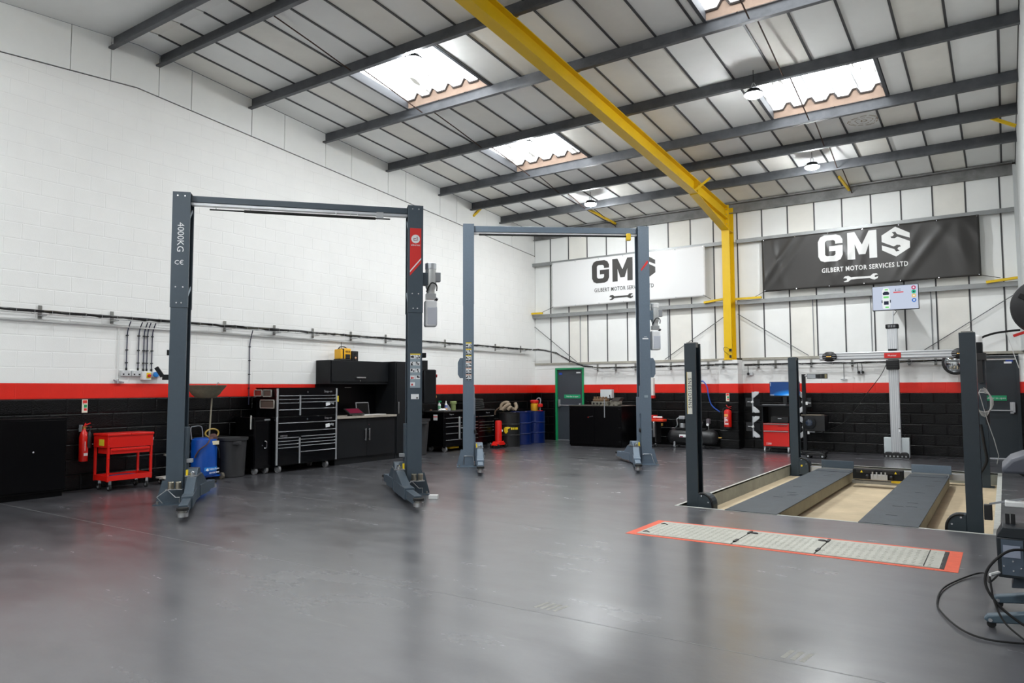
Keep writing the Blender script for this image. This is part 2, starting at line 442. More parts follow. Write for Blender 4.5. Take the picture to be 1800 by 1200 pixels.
for k, x in enumerate(cxs[1:-1]):
    bb = B(); ycut = []
    spans = [(-11.94, -.02)]
    for sx0, sx1, sy0, sy1 in SKY:
        if sx0-.05 < x < sx1+.05:
            q = []
            for a, c in spans:
                if sy0 > a and sy1 < c: q += [(a, sy0), (sy1, c)]
                else: q.append((a, c))
            spans = q
    for a, c in spans: bb.bar((x, a, zr(a)-.004), (x, c, zr(c)-.004), .032, .022)
    bb.obj('ceiling_strip', joint_dark, ceiling, smooth=False)
# far slope behind the ridge: plain boards
bb = B()
for y1, y0 in [(-12.33, -14.1), (-14.1, -15.9), (-15.9, -17.7), (-17.7, -19.5), (-19.5, YF)]:
    for x0, x1 in roof_cells(y0, y1, SKY_ADDED): quad_roof(bb, max(x0, 0), min(x1, XR), y0, y1, 0)
bb.obj('rear_slope_boards', lining, ceiling, smooth=False)
# water stain ring on one board
stain_m = M('brown_water_stain', (150, 128, 92), .8, var=.3, scale=30)
bb = B()
for r, t in ((.22, .012), (.19, .007), (.13, .010), (.05, .02)):
    pts = [(9.43+r*1.15*cos(a)*(1+.10*sin(3*a+r*20)), -3.52+r*sin(a)*(1+.08*cos(5*a)), 0) for a in [2*pi*i/40 for i in range(41)]]
    for i in range(40):
        x0, y0, _ = pts[i]; x1, y1, _ = pts[i+1]; s0 = 1-t/r; zz = lambda y: zr(y)-.0015
        q = [(x0,y0),(x1,y1),(9.43+(x1-9.43)*s0, -3.52+(y1+3.52)*s0),(9.43+(x0-9.43)*s0, -3.52+(y0+3.52)*s0)]
        if (i*7) % 9 < 7: bb.add([(x, y, zz(y)) for x, y in q], [(0,1,2,3)])
bb.obj('water_stain', stain_m, ceiling, smooth=False)

# --- rooflights, seen and added: corrugated translucent sheet above a framed opening
def skylight_material():
    m = bpy.data.materials.new('daylit_rooflight_sheet'); m.use_nodes = True; nt = m.node_tree
    for nd in list(nt.nodes): nt.nodes.remove(nd)
    out = nt.nodes.new('ShaderNodeOutputMaterial'); em = nt.nodes.new('ShaderNodeEmission'); em.inputs[1].default_value = SKYL
    tc = nt.nodes.new('ShaderNodeTexCoord'); mp = nt.nodes.new('ShaderNodeMapping'); mp.inputs['Scale'].default_value = (14, 1.2, 1)
    n = nt.nodes.new('ShaderNodeTexNoise'); n.inputs['Scale'].default_value = 1.0; n.inputs['Detail'].default_value = 6
    r = nt.nodes.new('ShaderNodeValToRGB'); r.color_ramp.elements[0].position = .33; r.color_ramp.elements[1].position = .46
    r.color_ramp.elements[0].color = (.075, .075, .07, 1); r.color_ramp.elements[1].color = (.93, .97, 1, 1)
    L = nt.links
    L.new(tc.outputs['Object'], mp.inputs['Vector']); L.new(mp.outputs['Vector'], n.inputs['Vector']); L.new(n.outputs['Fac'], r.inputs['Fac'])
    L.new(r.outputs['Color'], em.inputs[0]); L.new(em.outputs[0], out.inputs[0])
    return m
sky_m = skylight_material()
slope_shade_m = skylight_material(); slope_shade_m.name = 'daylit_sheet_shaded_slope'; slope_shade_m.node_tree.nodes['Emission'].inputs[1].default_value = SKYL*.15  # dimmer copy: shading of one ridge slope put into the glow
kerb_m = M('rooflight_kerb', (150, 128, 112), .8, var=.15, scale=8)
edge_dark = M('sheet_edge_seal', (66, 58, 54), .7)
frame_grey = M('rooflight_frame', (88, 90, 94), .55)
for idx, (x0, x1, y0, y1) in enumerate(SKY+SKY_ADDED):
    bot = B()
    up = .14
    root = bpy.data.objects.new('window_%d' % (idx+1), None); COL.objects.link(root); struct(root)
    root['label'] = 'corrugated translucent rooflight glowing with daylight in the ceiling'
    # corrugated sheet: trapezoid waves across x
    nw = 5; pitch = (x1-x0)/nw; prof = []
    for k in range(nw):
        xx = x0+k*pitch
        prof += [(xx, 0), (xx+pitch*.45, 0), (xx+pitch*.62, .10), (xx+pitch*.80, .10), (xx+pitch*.97, 0)]
    prof.append((x1, 0))
    bb = B(); N = len(prof)
    vv = [(x, y0, zr(y0)+up+h) for x, h in prof]+[(x, y1, zr(y1)+up+h) for x, h in prof]
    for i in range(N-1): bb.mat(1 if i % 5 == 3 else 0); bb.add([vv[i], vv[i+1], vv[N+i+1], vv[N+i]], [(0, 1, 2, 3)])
    bb.obj('translucent_sheet', [sky_m, slope_shade_m], root, smooth=False)
    bb = B().tube([(x, y1-.06, zr(y1)+up+h-.016) for x, h in prof], .022, 5); bb.obj('sheet_edge_seal', edge_dark, root, smooth=False)
    # kerb filler below the corrugations and at the sides
    bb = B()
    vv = [(x, y1-.05, zr(y1)+up+h-.012) for x, h in prof]+[(x, y1-.05, zr(y1)-.01) for x, h in prof]
    bb.add(vv, [(i, i+1, N+i+1, N+i) for i in range(N-1)])
    vv = [(x, y0+.02, zr(y0)+up+h-.0) for x, h in prof]+[(x, y0+.02, zr(y0)-.01) for x, h in prof]
    bb.add(vv, [(i, i+1, N+i+1, N+i) for i in range(N-1)])
    bb.obj('kerb_filler', kerb_m, root, smooth=False)
    for x, s in ((x0, -1), (x1, 1)):
        bb = B(); xa, xb = (x-.05, x) if s < 0 else (x, x+.05)
        bb.add([(xa,y0,zr(y0)-.02),(xb,y0,zr(y0)-.02),(xb,y1,zr(y1)-.02),(xa,y1,zr(y1)-.02),(xa,y0,zr(y0)+up+.03),(xb,y0,zr(y0)+up+.03),(xb,y1,zr(y1)+up+.03),(xa,y1,zr(y1)+up+.03)],
               [(0,3,2,1),(4,5,6,7),(0,1,5,4),(1,2,6,5),(2,3,7,6),(3,0,4,7)])
        bb.obj('side_frame', frame_grey, root, smooth=False)

# --- purlins (cold-rolled Z sections) and eave beam
ordn = ['on the camera side of the roof ridge', 'just past the roof ridge, above a long board bay', 'along the upper edge of the rooflight row nearer the ridge',
        'along the lower edge of the rooflight row nearer the ridge', 'along the upper edge of the rooflight row farther from the ridge',
        'along the lower edge of the rooflight row farther from the ridge', 'third from the back wall eave beam, above two lamps' , 'next to the eave beam of the back wall']
for i, y in enumerate(PUR):
    t = zr(y)-.002
    prof = [(y-.01, t), (y+.07, t), (y+.07, t-.012), (y+.002, t-.012), (y+.002, t-.198), (y-.075, t-.198), (y-.075, t-.18), (y-.085, t-.18), (y-.085, t-.21), (y-.01, t-.21)]
    o = B().prism(prof, .0, W, 'yz').obj('roof_purlin', purlin_m, smooth=False)
    tag(o, 'dark grey steel purlin '+ordn[i], 'purlin', 'steel purlins under the roof')
t = zr(0)-.01
o = B().prism([(-.16, t), (-.02, t), (-.02, ZE-.03), (-.10, ZE-.03), (-.10, ZE-.015), (-.04, ZE-.015), (-.04, t-.03), (-.16, t-.03)], .0, W-.06, 'yz').obj('eave_beam', eave_m, smooth=False)
tag(o, 'grey weathered eave beam along the top of the back wall', 'beam')
# girt rails on the back wall
for nm, z0, z1, lab in (('upper', 5.05, 5.14, 'galvanised wall rail behind the top edges of both banners'), ('lower', 3.52, 3.62, 'galvanised wall rail running below both banners')):
    for xa, xb, sd in ((.0, 5.70, 'left'), (6.0, W, 'right')):
        o = B().prism([(-.14, z1), (-.001, z1), (-.001, z1-.012), (-.128, z1-.012), (-.128, z0+.012), (-.10, z0+.012), (-.10, z0), (-.14, z0)], xa, xb, 'yz').obj('wall_rail', girt_m, smooth=False)
        tag(o, lab+(', left of yellow column' if sd == 'left' else ', right of yellow column'), 'rail', 'galvanised wall rails')
# sag rods under the roof
for x, lab in ((2.68, 'thin rusty sag rod crossing the purlins over the two-post lifts'), (8.66, 'thin dark sag rod crossing the purlins over the four-post lift')):
    rt = thing('sag_rod', lab, 'rod', (x, 0, 0))
    for (y0, y1) in bays[1:]:
        B().tube([(.04, y0, zr(y0)-.04), (.02, (y0+y1)/2, zr((y0+y1)/2)-.10), (.0, y1-.03, zr(y1)-.17)], .011, 5).obj('rod', M('rusty_rod', (72, 52, 44), .8, var=.3, scale=10), rt)

# --- yellow portal frame
pf = thing('portal_frame', 'yellow painted steel portal frame with haunched rafter and column', 'steel frame', (5.83, 0, 0))
fw = .095
def isec(bb, p, q, depth, flw=fw, tf=.016, tw=.012, up=(0,0,1)):
    p = Vector(p); q = Vector(q); up = Vector(up)
    bb.bar(p+up*(depth/2-tf/2), q+up*(depth/2-tf/2), 2*flw, tf, up); bb.bar(p-up*(depth/2-tf/2), q-up*(depth/2-tf/2), 2*flw, tf, up)
    bb.bar(p, q, tw, depth-2*tf, up)
bb = B(); isec(bb, (0,-.215,2.15), (0,-.215,5.98), .37, up=(0,-1,0)); bb.obj('column', yellow_m, pf, smooth=False)
B().box(-.11, .11, -.44, -.02, 2.15, 2.17).obj('base_plate', yellow_m, pf)
rd = .30
def zrt(y): return zr(y)-.212
bb = B(); isec(bb, (0, -.40, zrt(-.40)-rd/2), (0, RID, zrt(RID)-rd/2), rd); isec(bb, (0, RID, zrt(RID)-rd/2), (0, YF+.1, zrt(YF)-rd/2), rd); bb.obj('rafter', yellow_m, pf, smooth=False)
# haunch
y0h, y1h = -2.55, -.40
bb = B()
za, zbm, zc = zrt(y0h)-rd, zrt(y1h)-rd, 5.36
bb.prism([(y0h, za), (y1h, zbm), (y1h, zc)], -.006, .006, 'yz')
bb.bar((0, y0h, za-.006), (0, y1h, zc), 2*fw, .016)
bb.obj('haunch', yellow_m, pf, smooth=False)
for q in ((y0h-.01, y0h+.006, za, zrt(y0h)), (-.42, -.40, 5.34, zrt(-.4)), (-.405, -.03, 5.34, 5.36)):
    B().box(-fw, fw, *q).obj('stiffener', yellow_m, pf, smooth=False)
for y in PUR[1:]:
    B().box(.02, .13, y+.004, y+.016, zrt(y)-.0, zr(y)-.06).obj('purlin_cleat', yellow_m, pf, smooth=False)
B().bar((.03, -2.6, zrt(-2.6)-rd+.05), (.32, -2.4, zr(-2.4)-.16), .05, .05).obj('fly_brace', yellow_m, pf, smooth=False)
for zz in (5.50, 5.62, 5.74, 5.86):
    for xx in (-.05, .05): B().cyl((xx, -.425, zz), (xx, -.445, zz), .012, n=6).obj('bolt', steel, pf)
# dark clamp with cable at the column foot
bb = B().box(.045, .10, -.46, -.42, 2.36, 2.42).box(.05, .09, -.46, -.42, 2.2, 2.27); bb.tube(spline([(.07,-.45,2.4),(-.02,-.46,2.46),(-.09,-.45,2.44),(-.07,-.46,2.36),(.03,-.45,2.28)]), .005, 5)
bb.obj('cable_clamp', blackp, pf)
# yellow end brackets on the lower rails
for x0, x1, tilt, lab in ((-.05, .36, 0, 'small yellow bracket at left gable end of the lower wall rail'), (5.18, 5.72, .06, 'yellow bracket left of the column under the white banner corner'),
                       (5.95, 6.60, .0, 'yellow bracket right of the column under the dark banner corner'), (11.15, 11.72, .05, 'yellow bracket at right end of the lower wall rail')):
    o = B().bar((x0, -.17, 3.655-tilt/2), (x1, -.17, 3.655+tilt/2), .08, .05).obj('rail_bracket', yellow_rail, smooth=False)
    tag(o, lab, 'bracket', 'yellow rail brackets')
# small yellow braces at purlin ends and mid-bay
for p, q, lab in (((.02, -3.02, 6.0), (.05, -2.72, 6.27), 'short yellow brace under a purlin end at the left gable wall'),
                  ((W-.03, -3.0, 5.95), (W-.38, -3.02, 6.16), 'short yellow brace under a purlin end at the right wall'),
                  ((2.72, -.14, 5.98), (2.62, -1.6, 6.12), 'long thin yellow brace from the eave beam above the farther two-post lift'),
                  ((8.62, -.14, 5.98), (8.55, -.95, 6.10), 'thin yellow brace from the eave beam above the dark banner')):
    o = B().bar(p, q, .05, .05).obj('roof_brace', yellow_rail, smooth=False); tag(o, lab, 'brace', 'yellow roof braces')
# diagonal wall bracing rods
for p, q, lab in (((.02, -.05, 3.28), (1.42, -.05, 2.22), 'thin steel bracing rod slanting down from the left gable wall'), ((5.72, -.05, 3.30), (4.05, -.05, 2.22), 'thin steel bracing rod slanting down left from the yellow column'),
               ((5.98, -.05, 3.30), (7.62, -.05, 2.22), 'thin steel bracing rod slanting down right from the yellow column'), ((11.72, -.05, 3.42), (9.9, -.05, 2.22), 'thin steel bracing rod slanting down from the right corner')):
    o = B().cyl(p, q, .009, n=6).obj('bracing_rod', M('rod_steel', (96, 98, 100), .5, metal=.6)); tag(o, lab, 'rod', 'wall bracing rods')

# --- high-bay lamps
lamp_glow = bpy.data.materials.new('lamp_diffuser'); lamp_glow.use_nodes = True
nt = lamp_glow.node_tree
for nd in list(nt.nodes): nt.nodes.remove(nd)
o_ = nt.nodes.new('ShaderNodeOutputMaterial'); em = nt.nodes.new('ShaderNodeEmission'); em.inputs[0].default_value = (.95, .985, 1, 1); em.inputs[1].default_value = LAMP
nt.links.new(em.outputs[0], o_.inputs[0])
def lamp_proto():
    t = thing('high_bay_lamp', 'x', 'lamp', group='round high-bay lamps under the roof')
    B().lathe([(.03, .08), (.10, .07), (.115, .03), (.148, .022), (.15, .002), (.145, -.003)], n=20).obj('housing', charcoal, t)
    B().lathe([(.142, -.004), (.14, -.02), (.11, -.045), (.05, -.058)], n=20).obj('diffuser', lamp_glow, t)
    B().tube(spline([(-.02, 0, .08), (-.03, 0, .14), (0, 0, .19), (.03, 0, .14), (.02, 0, .08)], 3), .006, 5).obj('hook', steel, t)
    return t
lp = lamp_proto()
near = {(3.16, -2.41): 'round lit lamp hanging near the back wall above the farther two-post lift', (8.30, -2.45): 'round lit lamp hanging near the back wall above the dark banner',
        (8.22, -6.33): 'round lit lamp hanging at the corner of the rooflight above the four-post lift', (3.62, -6.02): 'round lit lamp by the rooflight above the farther two-post lift',
        (3.85, -9.62): 'round lit lamp by the rooflight above the nearer two-post lift'}
first = True
for (x, y), lab in list(near.items())+[((x, y), 'added lamp, out of view on the rear roof slope') for x in (3.5, 8.3) for y in (-16.8, -20.6)]:  # last four are added unseen lamps, for more light in the hall
    t = lp if first else copy_tree(lp); first = False
    zz = min(6.2, zr(y)-.30) if y > -7 else zr(y)-.34
    if (x, y) in ((3.62, -6.02), (3.85, -9.62)): zz = zr(y)-.19
    t.location = (x, y, zz); t['label'] = lab
    cd = B().cyl((0, 0, .18), (0, 0, zr(y)-zz+.01), .006, n=6).obj('suspension_cord', blackp, t)

# ================================================================== TWO-POST LIFTS
slate = M('slate_grey_lift_paint', (66, 79, 90), .42, var=.05, scale=14)
slate2 = M('blue_grey_lift_paint', (103, 118, 133), .45, var=.07, scale=30)
slate_d = M('dark_slate_lift_paint', (46, 58, 66), .42, var=.05, scale=14)
hollow = M('post_inside_dark', (24, 28, 36), .6)
label_grey = M('grey_label_film', (150, 164, 174), .6)
tank_m = M('milky_oil_tank', (226, 228, 230), .4)
tank_oil = M('oil_behind_plastic', (190, 194, 204), .4)
motor_m = M('silver_motor', (198, 200, 200), .38, metal=.35)

def cprof(x0, x1, y0, y1, t, lip, s):
    # C channel opening towards +x (s=1) or -x (s=-1)
    pts = [(x0, y0), (x1, y0), (x1, y0+lip), (x1-t, y0+lip), (x1-t, y0+t), (x0+t, y0+t), (x0+t, y1-t), (x1-t, y1-t), (x1-t, y1-lip), (x1, y1-lip), (x1, y1), (x0, y1)]
    if s < 0: pts = [(x0+x1-a, b_) for a, b_ in pts]
    return pts

def lift_arm(parent, x, y, ang, ln, paint, high=.30, web=True):
    """swing arm lying folded: pivot at (x,y), pointing along angle ang in the lift's own plan"""
    a = bpy.data.objects.new('arm', None)
    d = Vector((cos(ang), sin(ang), 0)); p = Vector((x, y, 0))
    l1 = ln*.58
    bb = B(); z = .125
    bb.bar(p+Vector((0,0,z)), p+d*l1+Vector((0,0,z)), .13, .15)
    o = bb.obj('arm', paint, parent, bevel=.006)
    # sloping web from the pivot head down to the box section
    s = Vector((-d.y, d.x, 0)); hw = .055
    if web:
        q = [p-d*.02+Vector((0,0,.19)), p+d*.02+Vector((0,0,high)), p+d*.13+Vector((0,0,high)), p+d*l1*.72+Vector((0,0,.20)), p+d*l1*.72+Vector((0,0,.19))]
        vv = [k-s*hw for k in q]+[k+s*hw for k in q]; n_ = len(q)
        B().add(vv, [tuple(range(n_)), tuple(range(2*n_-1, n_-1, -1))]+[(i, n_+i, n_+(i+1) % n_, (i+1) % n_) for i in range(n_)]).obj('arm_web', paint, o, smooth=False)
    B().bar(p+d*l1*.9+Vector((0,0,z-.005)), p+d*(ln-.04)+Vector((0,0,z-.005)), .095, .11).obj('inner_arm', paint, o, bevel=.004)
    t = p+d*ln
    B().cyl(t+Vector((0,0,.055)), t+Vector((0,0,.10)), .062, n=20).obj('pad_socket', steel, o)
    B().cyl(t+Vector((0,0,.10)), t+Vector((0,0,.125)), .045, n=16).obj('pad_screw', zinc, o)
    B().cyl(t+Vector((0,0,.125)), t+Vector((0,0,.155)), .068, .064, n=20).obj('lifting_pad', rubber, o)
    B().cyl(p+Vector((0,0,.04)), p+Vector((0,0,high+.05)), .032, n=14).obj('pivot_pin', steel, o)
    return o

def pictograms(parent, x0, x1, z0, z1, rows, y=-.004, heads=None, name='instruction_label', skip=()):
    lab = B().box(x0, x1, y, y+.003, z0, z1).obj(name, label_grey, parent)
    bb = B(); rh = (z1-z0)/rows; w2 = (x1-x0)/2
    rng = random.Random(5)
    for r in range(rows):
        zt = z1-r*rh
        hc = heads[r] if heads else (3 if r == 0 else None)
        if hc is not None: bb.mat(hc).box(x0, x1, y-.001, y, zt-rh*.18, zt-.001)
        for c in range(2):
            if (r, c) in skip: continue
            xa = x0+c*w2+.003; xb = xa+w2-.006
            bb.mat(0).box(xa, xb, y-.0015, y, zt-rh*.74, zt-rh*.2)
            bb.mat(2 if (heads is None and r >= 3 and c == 0) else 1)
            for q in range(3):
                mx = xa+w2*(.2+.5*rng.random()); mz = zt-rh*(.3+.3*rng.random())
                bb.box(mx-.006-.008*rng.random(), mx+.006+.006*rng.random(), y-.0025, y-.0015, mz-.012*rng.random()-.004, mz+.012*rng.random()+.004)
            bb.mat(1).box(xa+.003, xb-.003, y-.0025, y, zt-rh*.95, zt-rh*.80) if heads else None
    tag(bb.obj('pictograms', [print_white, print_dark, print_red, print_yel, M('orange_print', (230, 190, 170), .6)], lab, smooth=False), None, None, kind='stuff')
    return lab

def two_post_lift(label, loc, ang, span, H, jz, paint, style):
    r = thing('two_post_lift', label, 'car lift', loc, ang)
    wd, dp = .205, .30
    posts = []
    for s, x0 in ((1, -.105), (-1, span-.105)):
        x1 = x0+wd
        post = B().prism(cprof(x0, x1, .0, dp, .012, .035, s), .012, jz+.02, 'xy').obj('post', paint, r, smooth=False)
        posts.append(post)
        g = .007 if style == 1 else .003
        ext = B().prism(cprof(x0-g, x1+g, -g, dp+g, .012, .035, s), jz, H, 'xy').obj('post_extension', paint, post, smooth=False)
        B().box(x0-g, x1+g, -g, dp+g, H-.002, H+.004).obj('top_cap', paint, ext)
        # inner back plate
        xb = x0+.02 if s > 0 else x1-.026
        B().box(xb, xb+.006, .02, dp-.02, .02, H-.02).obj('inner_plate', hollow, post, smooth=False)
        # bracket straps across the opening
        xi = x1+g if s > 0 else x0-g
        for zz in ((H-.30, jz+.20) if style == 1 else ()):
            B().prism([(0, zz-.05), (dp*.5, zz+.06), (dp*.5, zz+.10), (0, zz-.01)], xi-.004, xi+.006, 'yz').obj('strap', label_grey, ext, smooth=False)
        # bolts on the face
        if style == 1:
            for zz, dx in ((H-.05, .045), (jz+.27, .045), (jz+.06, .03)):
                for k in (-1, 1):
                    B().cyl((x0+wd/2+k*dx, -g-.008, zz), (x0+wd/2+k*dx, -g+.002, zz), .010, n=8).obj('bolt', chrome, ext)
        # carriage sliding inside the post
        xc0, xc1 = (x0+.03, x1+.03) if s > 0 else (x0-.03, x1-.03)
        car = B().box(xc0, xc1, .04, dp-.04, .10, .98 if style == 1 else 1.30).obj('carriage', paint, r, bevel=.004)
        xk = x1+.03 if s > 0 else x0-.03
        # arm head: flared bracket at the foot of the carriage
        hd = B().prism([(-.02, .03), (.32, .03), (.32, .34), (.24, .44), (.08, .44), (-.02, .34)], min(xk, xk+s*.14), max(xk, xk+s*.14), 'yz').obj('arm_head', paint, r, bevel=.006)
        B().box(min(xk, xk+s*.15), max(xk, xk+s*.15), -.03, .33, .345, .36).obj('head_plate', steel, hd)
        B().box(xk+s*.02-.012, xk+s*.02+.012, -.02, .02, .36, .43).obj('warning_tab', print_yel, hd)
        B().tube([(xk+s*.06, .02, .36), (xk+s*.08, .0, .41), (xk+s*.11, .04, .39), (xk+s*.09, .09, .42)], .008, 5).obj('lock_spring', chrome, hd)
        # toe guard stub
        if style == 1:
            B().box(min(xk, xk+s*.07), max(xk, xk+s*.07), .05, .14, .52, .565).obj('release_stop', greyp, car)
        # arms: front arm points towards the open floor, rear arm away
        ax = xk+s*.085
        lift_arm(r, ax, .00, -pi/2+({1: .10, -1: .075} if style == 1 else {1: -.03, -1: -.22})[s], 1.42 if style == 1 else 1.45, paint, .34)
        lift_arm(r, ax, .27, pi/2-s*.10, .85, paint, .34)
        # base plate with side gussets
        bp_ = B().box(x0-.12, x1+.10, -.14, dp+.14, 0, .014).obj('base_plate', paint, r)
        xo = x0 if s > 0 else x1
        B().prism([(xo-s*.115, .014), (xo, .014), (xo, .30), (xo-s*.04, .30)], .0, .012, 'xz').obj('gusset', paint, bp_, smooth=False)
        B().prism([(xo-s*.115, .014), (xo, .014), (xo, .30), (xo-s*.04, .30)], dp-.012, dp, 'xz').obj('gusset', paint, bp_, smooth=False)
        for yy in (-.10, dp+.10):
            for xx in (x0-.07, x1+.06):
                B().cyl((xx, yy, .014), (xx, yy, .05), .014, n=8).obj('anchor_bolt', zinc, bp_)
        # adapter holder with two height cups
        if style == 1:
            hx = x0+.03 if s > 0 else x0+.03
            rk = B().box(hx, hx+.20, -.155, -.06, .195, .205).obj('adapter_rack', steel, r)
            for k in (0, 1):
                B().lathe([(.036, .205), (.038, .21), (.038, .29), (.034, .295)], (hx+.055+k*.09, -.107, 0), 16).obj('height_adapter', M('nickel', (176, 170, 154), .3, metal=.9), rk)
            B().tube([(hx+.02, -.15, .20), (hx-.10, -.15, .11), (hx-.03, -.15, .03)], .006, 6).obj('wire_bracket', steel, rk)
            B().tube([(hx+.02, -.15, .20), (hx+.12, -.15, .10), (hx+.17, -.15, .10), (hx+.17, -.15, .03)], .006, 6).obj('wire_bracket', steel, rk)
        else:
            B().tube([(x0+.02, -.012, .20), (x1-.02, -.012, .20), (x1+.01, -.1, .03)], .006, 5).obj('wire_bracket', steel, bp_)
            B().tube([(x0+.02, -.012, .20), (x0+.01, -.012, .03)], .006, 5).obj('wire_bracket', steel, bp_)
    # overhead beam
    xb0, xb1 = .10, span-.11
    zt = H-.02
    bh = .085 if style == 1 else .115
    beam = B().box(xb0, xb1, .08, .22, zt-bh, zt).obj('overhead_beam', paint, r, bevel=.004)
    B().box(xb0, xb1, .10, .20, zt-bh-.035, zt-bh).obj('beam_channel', alu if style == 1 else whitep, beam)
    for k in (.42, .86, 2.0, 2.2, 2.3):
        B().cyl((k, .07, zt-bh-.035), (k, .07, zt-bh-.09), .006, n=6).obj('hanger', steel, beam)
    if style == 1:
        zz = zt-bh-.095
        bar_ = B().cyl((.34, .07, zz), (span-.36, .07, zz), .010, n=8).obj('cutoff_bar', charcoal, beam)
        B().cyl((.78, .07, zz), (2.55, .07, zz), .020, n=10).obj('bar_sleeve', rubber, bar_)
        B().box(2.56, 2.66, .05, .09, zz, zz+.09).obj('limit_switch', steel, bar_)
    else:
        zz = zt-bh-.055
        bar_ = B().cyl((.20, .07, zz), (span-.32, .07, zz), .020, n=10).obj('cutoff_bar', rubber, beam)
        B().box(span-.335, span-.245, .03, .11, zz-.085, zz+.055).obj('limit_switch', yellow_rail, bar_, bevel=.015)
        for k in (0, 1):
            for j in (0, 1): B().cyl((xb1-.10+k*.07, .072, zt-.03-j*.05), (xb1-.10+k*.07, .08, zt-.03-j*.05), .008, n=6).obj('bolt', chrome, beam)
    # power unit on the right-hand post
    xo = span+.105
    pz = 3.27 if style == 1 else 3.12
    dyp = .12
    mo = B().lathe([(.055, -.02), (.075, -.03), (.078, -.12), (.075, -.33), (.06, -.36), (.06, -.42)], (xo+.13, dyp, pz), 18).obj('motor', motor_m, r)
    for k in range(10):
        a = 2*pi*k/10
        B().bar((xo+.13+.076*cos(a), dyp+.076*sin(a), pz-.14), (xo+.13+.076*cos(a), dyp+.076*sin(a), pz-.31), .010, .012, (cos(a), sin(a), 0)).obj('cooling_fin', motor_m, mo)
    B().lathe([(.068, 0), (.082, -.01), (.082, -.09), (.07, -.10)], (xo+.13, dyp, pz+.03), 18).obj('fan_cover', whitep if style == 2 else alu, mo)
    B().box(xo+.19, xo+.27, dyp-.05, dyp+.05, pz-.24, pz-.11).obj('terminal_box', greyp, mo, bevel=.006)
    B().box(xo+.0, xo+.08, dyp-.06, dyp+.06, pz-.30, pz-.12).obj('motor_bracket', paint, mo)
    B().box(xo+.06, xo+.20, dyp-.06, dyp+.06, pz-.50, pz-.42).obj('valve_block', steel, mo)
    B().tube(spline([(xo+.06, dyp-.06, pz-.40), (xo+.12, dyp-.12, pz-.28), (xo+.20, dyp-.10, pz-.30), (xo+.21, dyp-.06, pz-.38)]), .009, 6).obj('hose', rubber, mo)
    tz = pz-.50
    tk = B().box(xo+.04, xo+.215, dyp-.08, dyp+.08, tz-.40, tz-.02).obj('oil_tank', tank_m, r, bevel=.025, seg=3)
    B().box(xo+.062, xo+.218, dyp-.083, dyp+.06, tz-.385, tz-.11).obj('oil', tank_oil, tk, bevel=.02)
    B().cyl((xo+.19, dyp-.03, tz-.03), (xo+.22, dyp-.06, tz+.01), .02, n=10).obj('filler_cap', blackp, tk)
    if style == 1:
        cb = B().box(xo+.02, xo+.20, .0, .24, 1.26, 1.75).obj('control_box', charcoal, r, bevel=.02)
        B().cyl((xo+.20, .10, 1.66), (xo+.225, .10, 1.66), .022, n=12).obj('stop_button', redp, cb)
        B().cyl((xo+.20, .10, 1.36), (xo+.22, .10, 1.36), .016, n=10).obj('pilot_lamp', M('amber', (214, 170, 110), .4), cb)
        B().box(xo-.01, xo+.06, .05, .15, 1.92, 1.99).obj('limit_box', charcoal, r, bevel=.006)
        B().box(xo+.0, xo+.08, .04, .18, 1.74, 1.88).obj('cable_box', blackp, r)
        sp = posts[1]
        x0 = span-.105-.007
        yf = -.0085
        z0, z1 = H-1.02, H-.33
        st = B().prism([(x0+.03, z1), (x0+.19, z1), (x0+.19, z0+.19), (x0+.03, z0)], yf-.002, yf, 'xz').obj('brand_sticker', print_red, sp, smooth=False)
        B().prism([(x0+.03, z0+.05), (x0+.19, z0+.24), (x0+.19, z0+.265), (x0+.03, z0+.075)], yf-.003, yf-.002, 'xz').obj('white_stripe', print_white, st, smooth=False)
        cx, cz = x0+.11, z1-.155
        B().prism([(cx+.062*cos(2*pi*i/28), cz+.062*sin(2*pi*i/28)) for i in range(28)], yf-.003, yf-.002, 'xz').obj('logo_disc', print_white, st, smooth=False)
        B().tube([(cx+.022, yf-.004, cz+.032), (cx+.022, yf-.004, cz-.022), (cx-.026, yf-.004, cz-.022), (cx-.026, yf-.004, cz+.008), (cx+.006, yf-.004, cz+.008)], .0055, 4).obj('logo_mark', M('plum_print', (150, 60, 90), .6), st, smooth=False)
        text('logo_text', 'elbertec', .040, print_white, st, (cx, yf-.003, cz-.088))
        pictograms(sp, span-.07, span+.075, 1.49, 1.975, 5, y=-.004, skip=((4, 1),))
        pl = B().box(span-.055, span+.055, -.004, .0, 1.33, 1.40).obj('rating_plate', print_white, sp)
        B().box(span+.02, span+.04, -.005, -.004, 1.335, 1.36).obj('plate_mark', print_dark, pl)
        lp_ = posts[0]
        text('capacity_text', '4000KG', .118, print_white, lp_, (-.005, yf, H-.61), (pi/2, pi/2, 0), spacing=1.0)
        text('ce_mark', 'C€', .085, print_white, lp_, (-.012, yf, H-.95))
        B().box(-.145, -.105, .06, .13, 1.93, 2.0).obj('limit_box', charcoal, lp_)
        B().bar((-.105, .12, 1.64), (-.20, .12, 1.64), .05, .07).obj('cable_arm', charcoal, lp_)
        B().bar((-.20, .12, 1.65), (-.28, .12, 1.77), .04, .05).obj('cable_arm', charcoal, lp_)
    else:
        lp_, sp = posts
        for s, xo2, po in ((-1, -.105, lp_), (1, span+.10, sp)):
            pts = [(0, 0), (.06, 0), (.10, .07), (.10, .30), (.06, .38), (0, .38)]
            B().prism([(xo2+s*a, 1.68+c) for a, c in pts], .02, .26, 'xz').obj('side_cover', paint, po, bevel=.004)
        pictograms(lp_, -.055, .055, 1.63, 2.36, 6, y=-.004, heads=(3, 3, 3, 4, 4, 4))
        xr = span
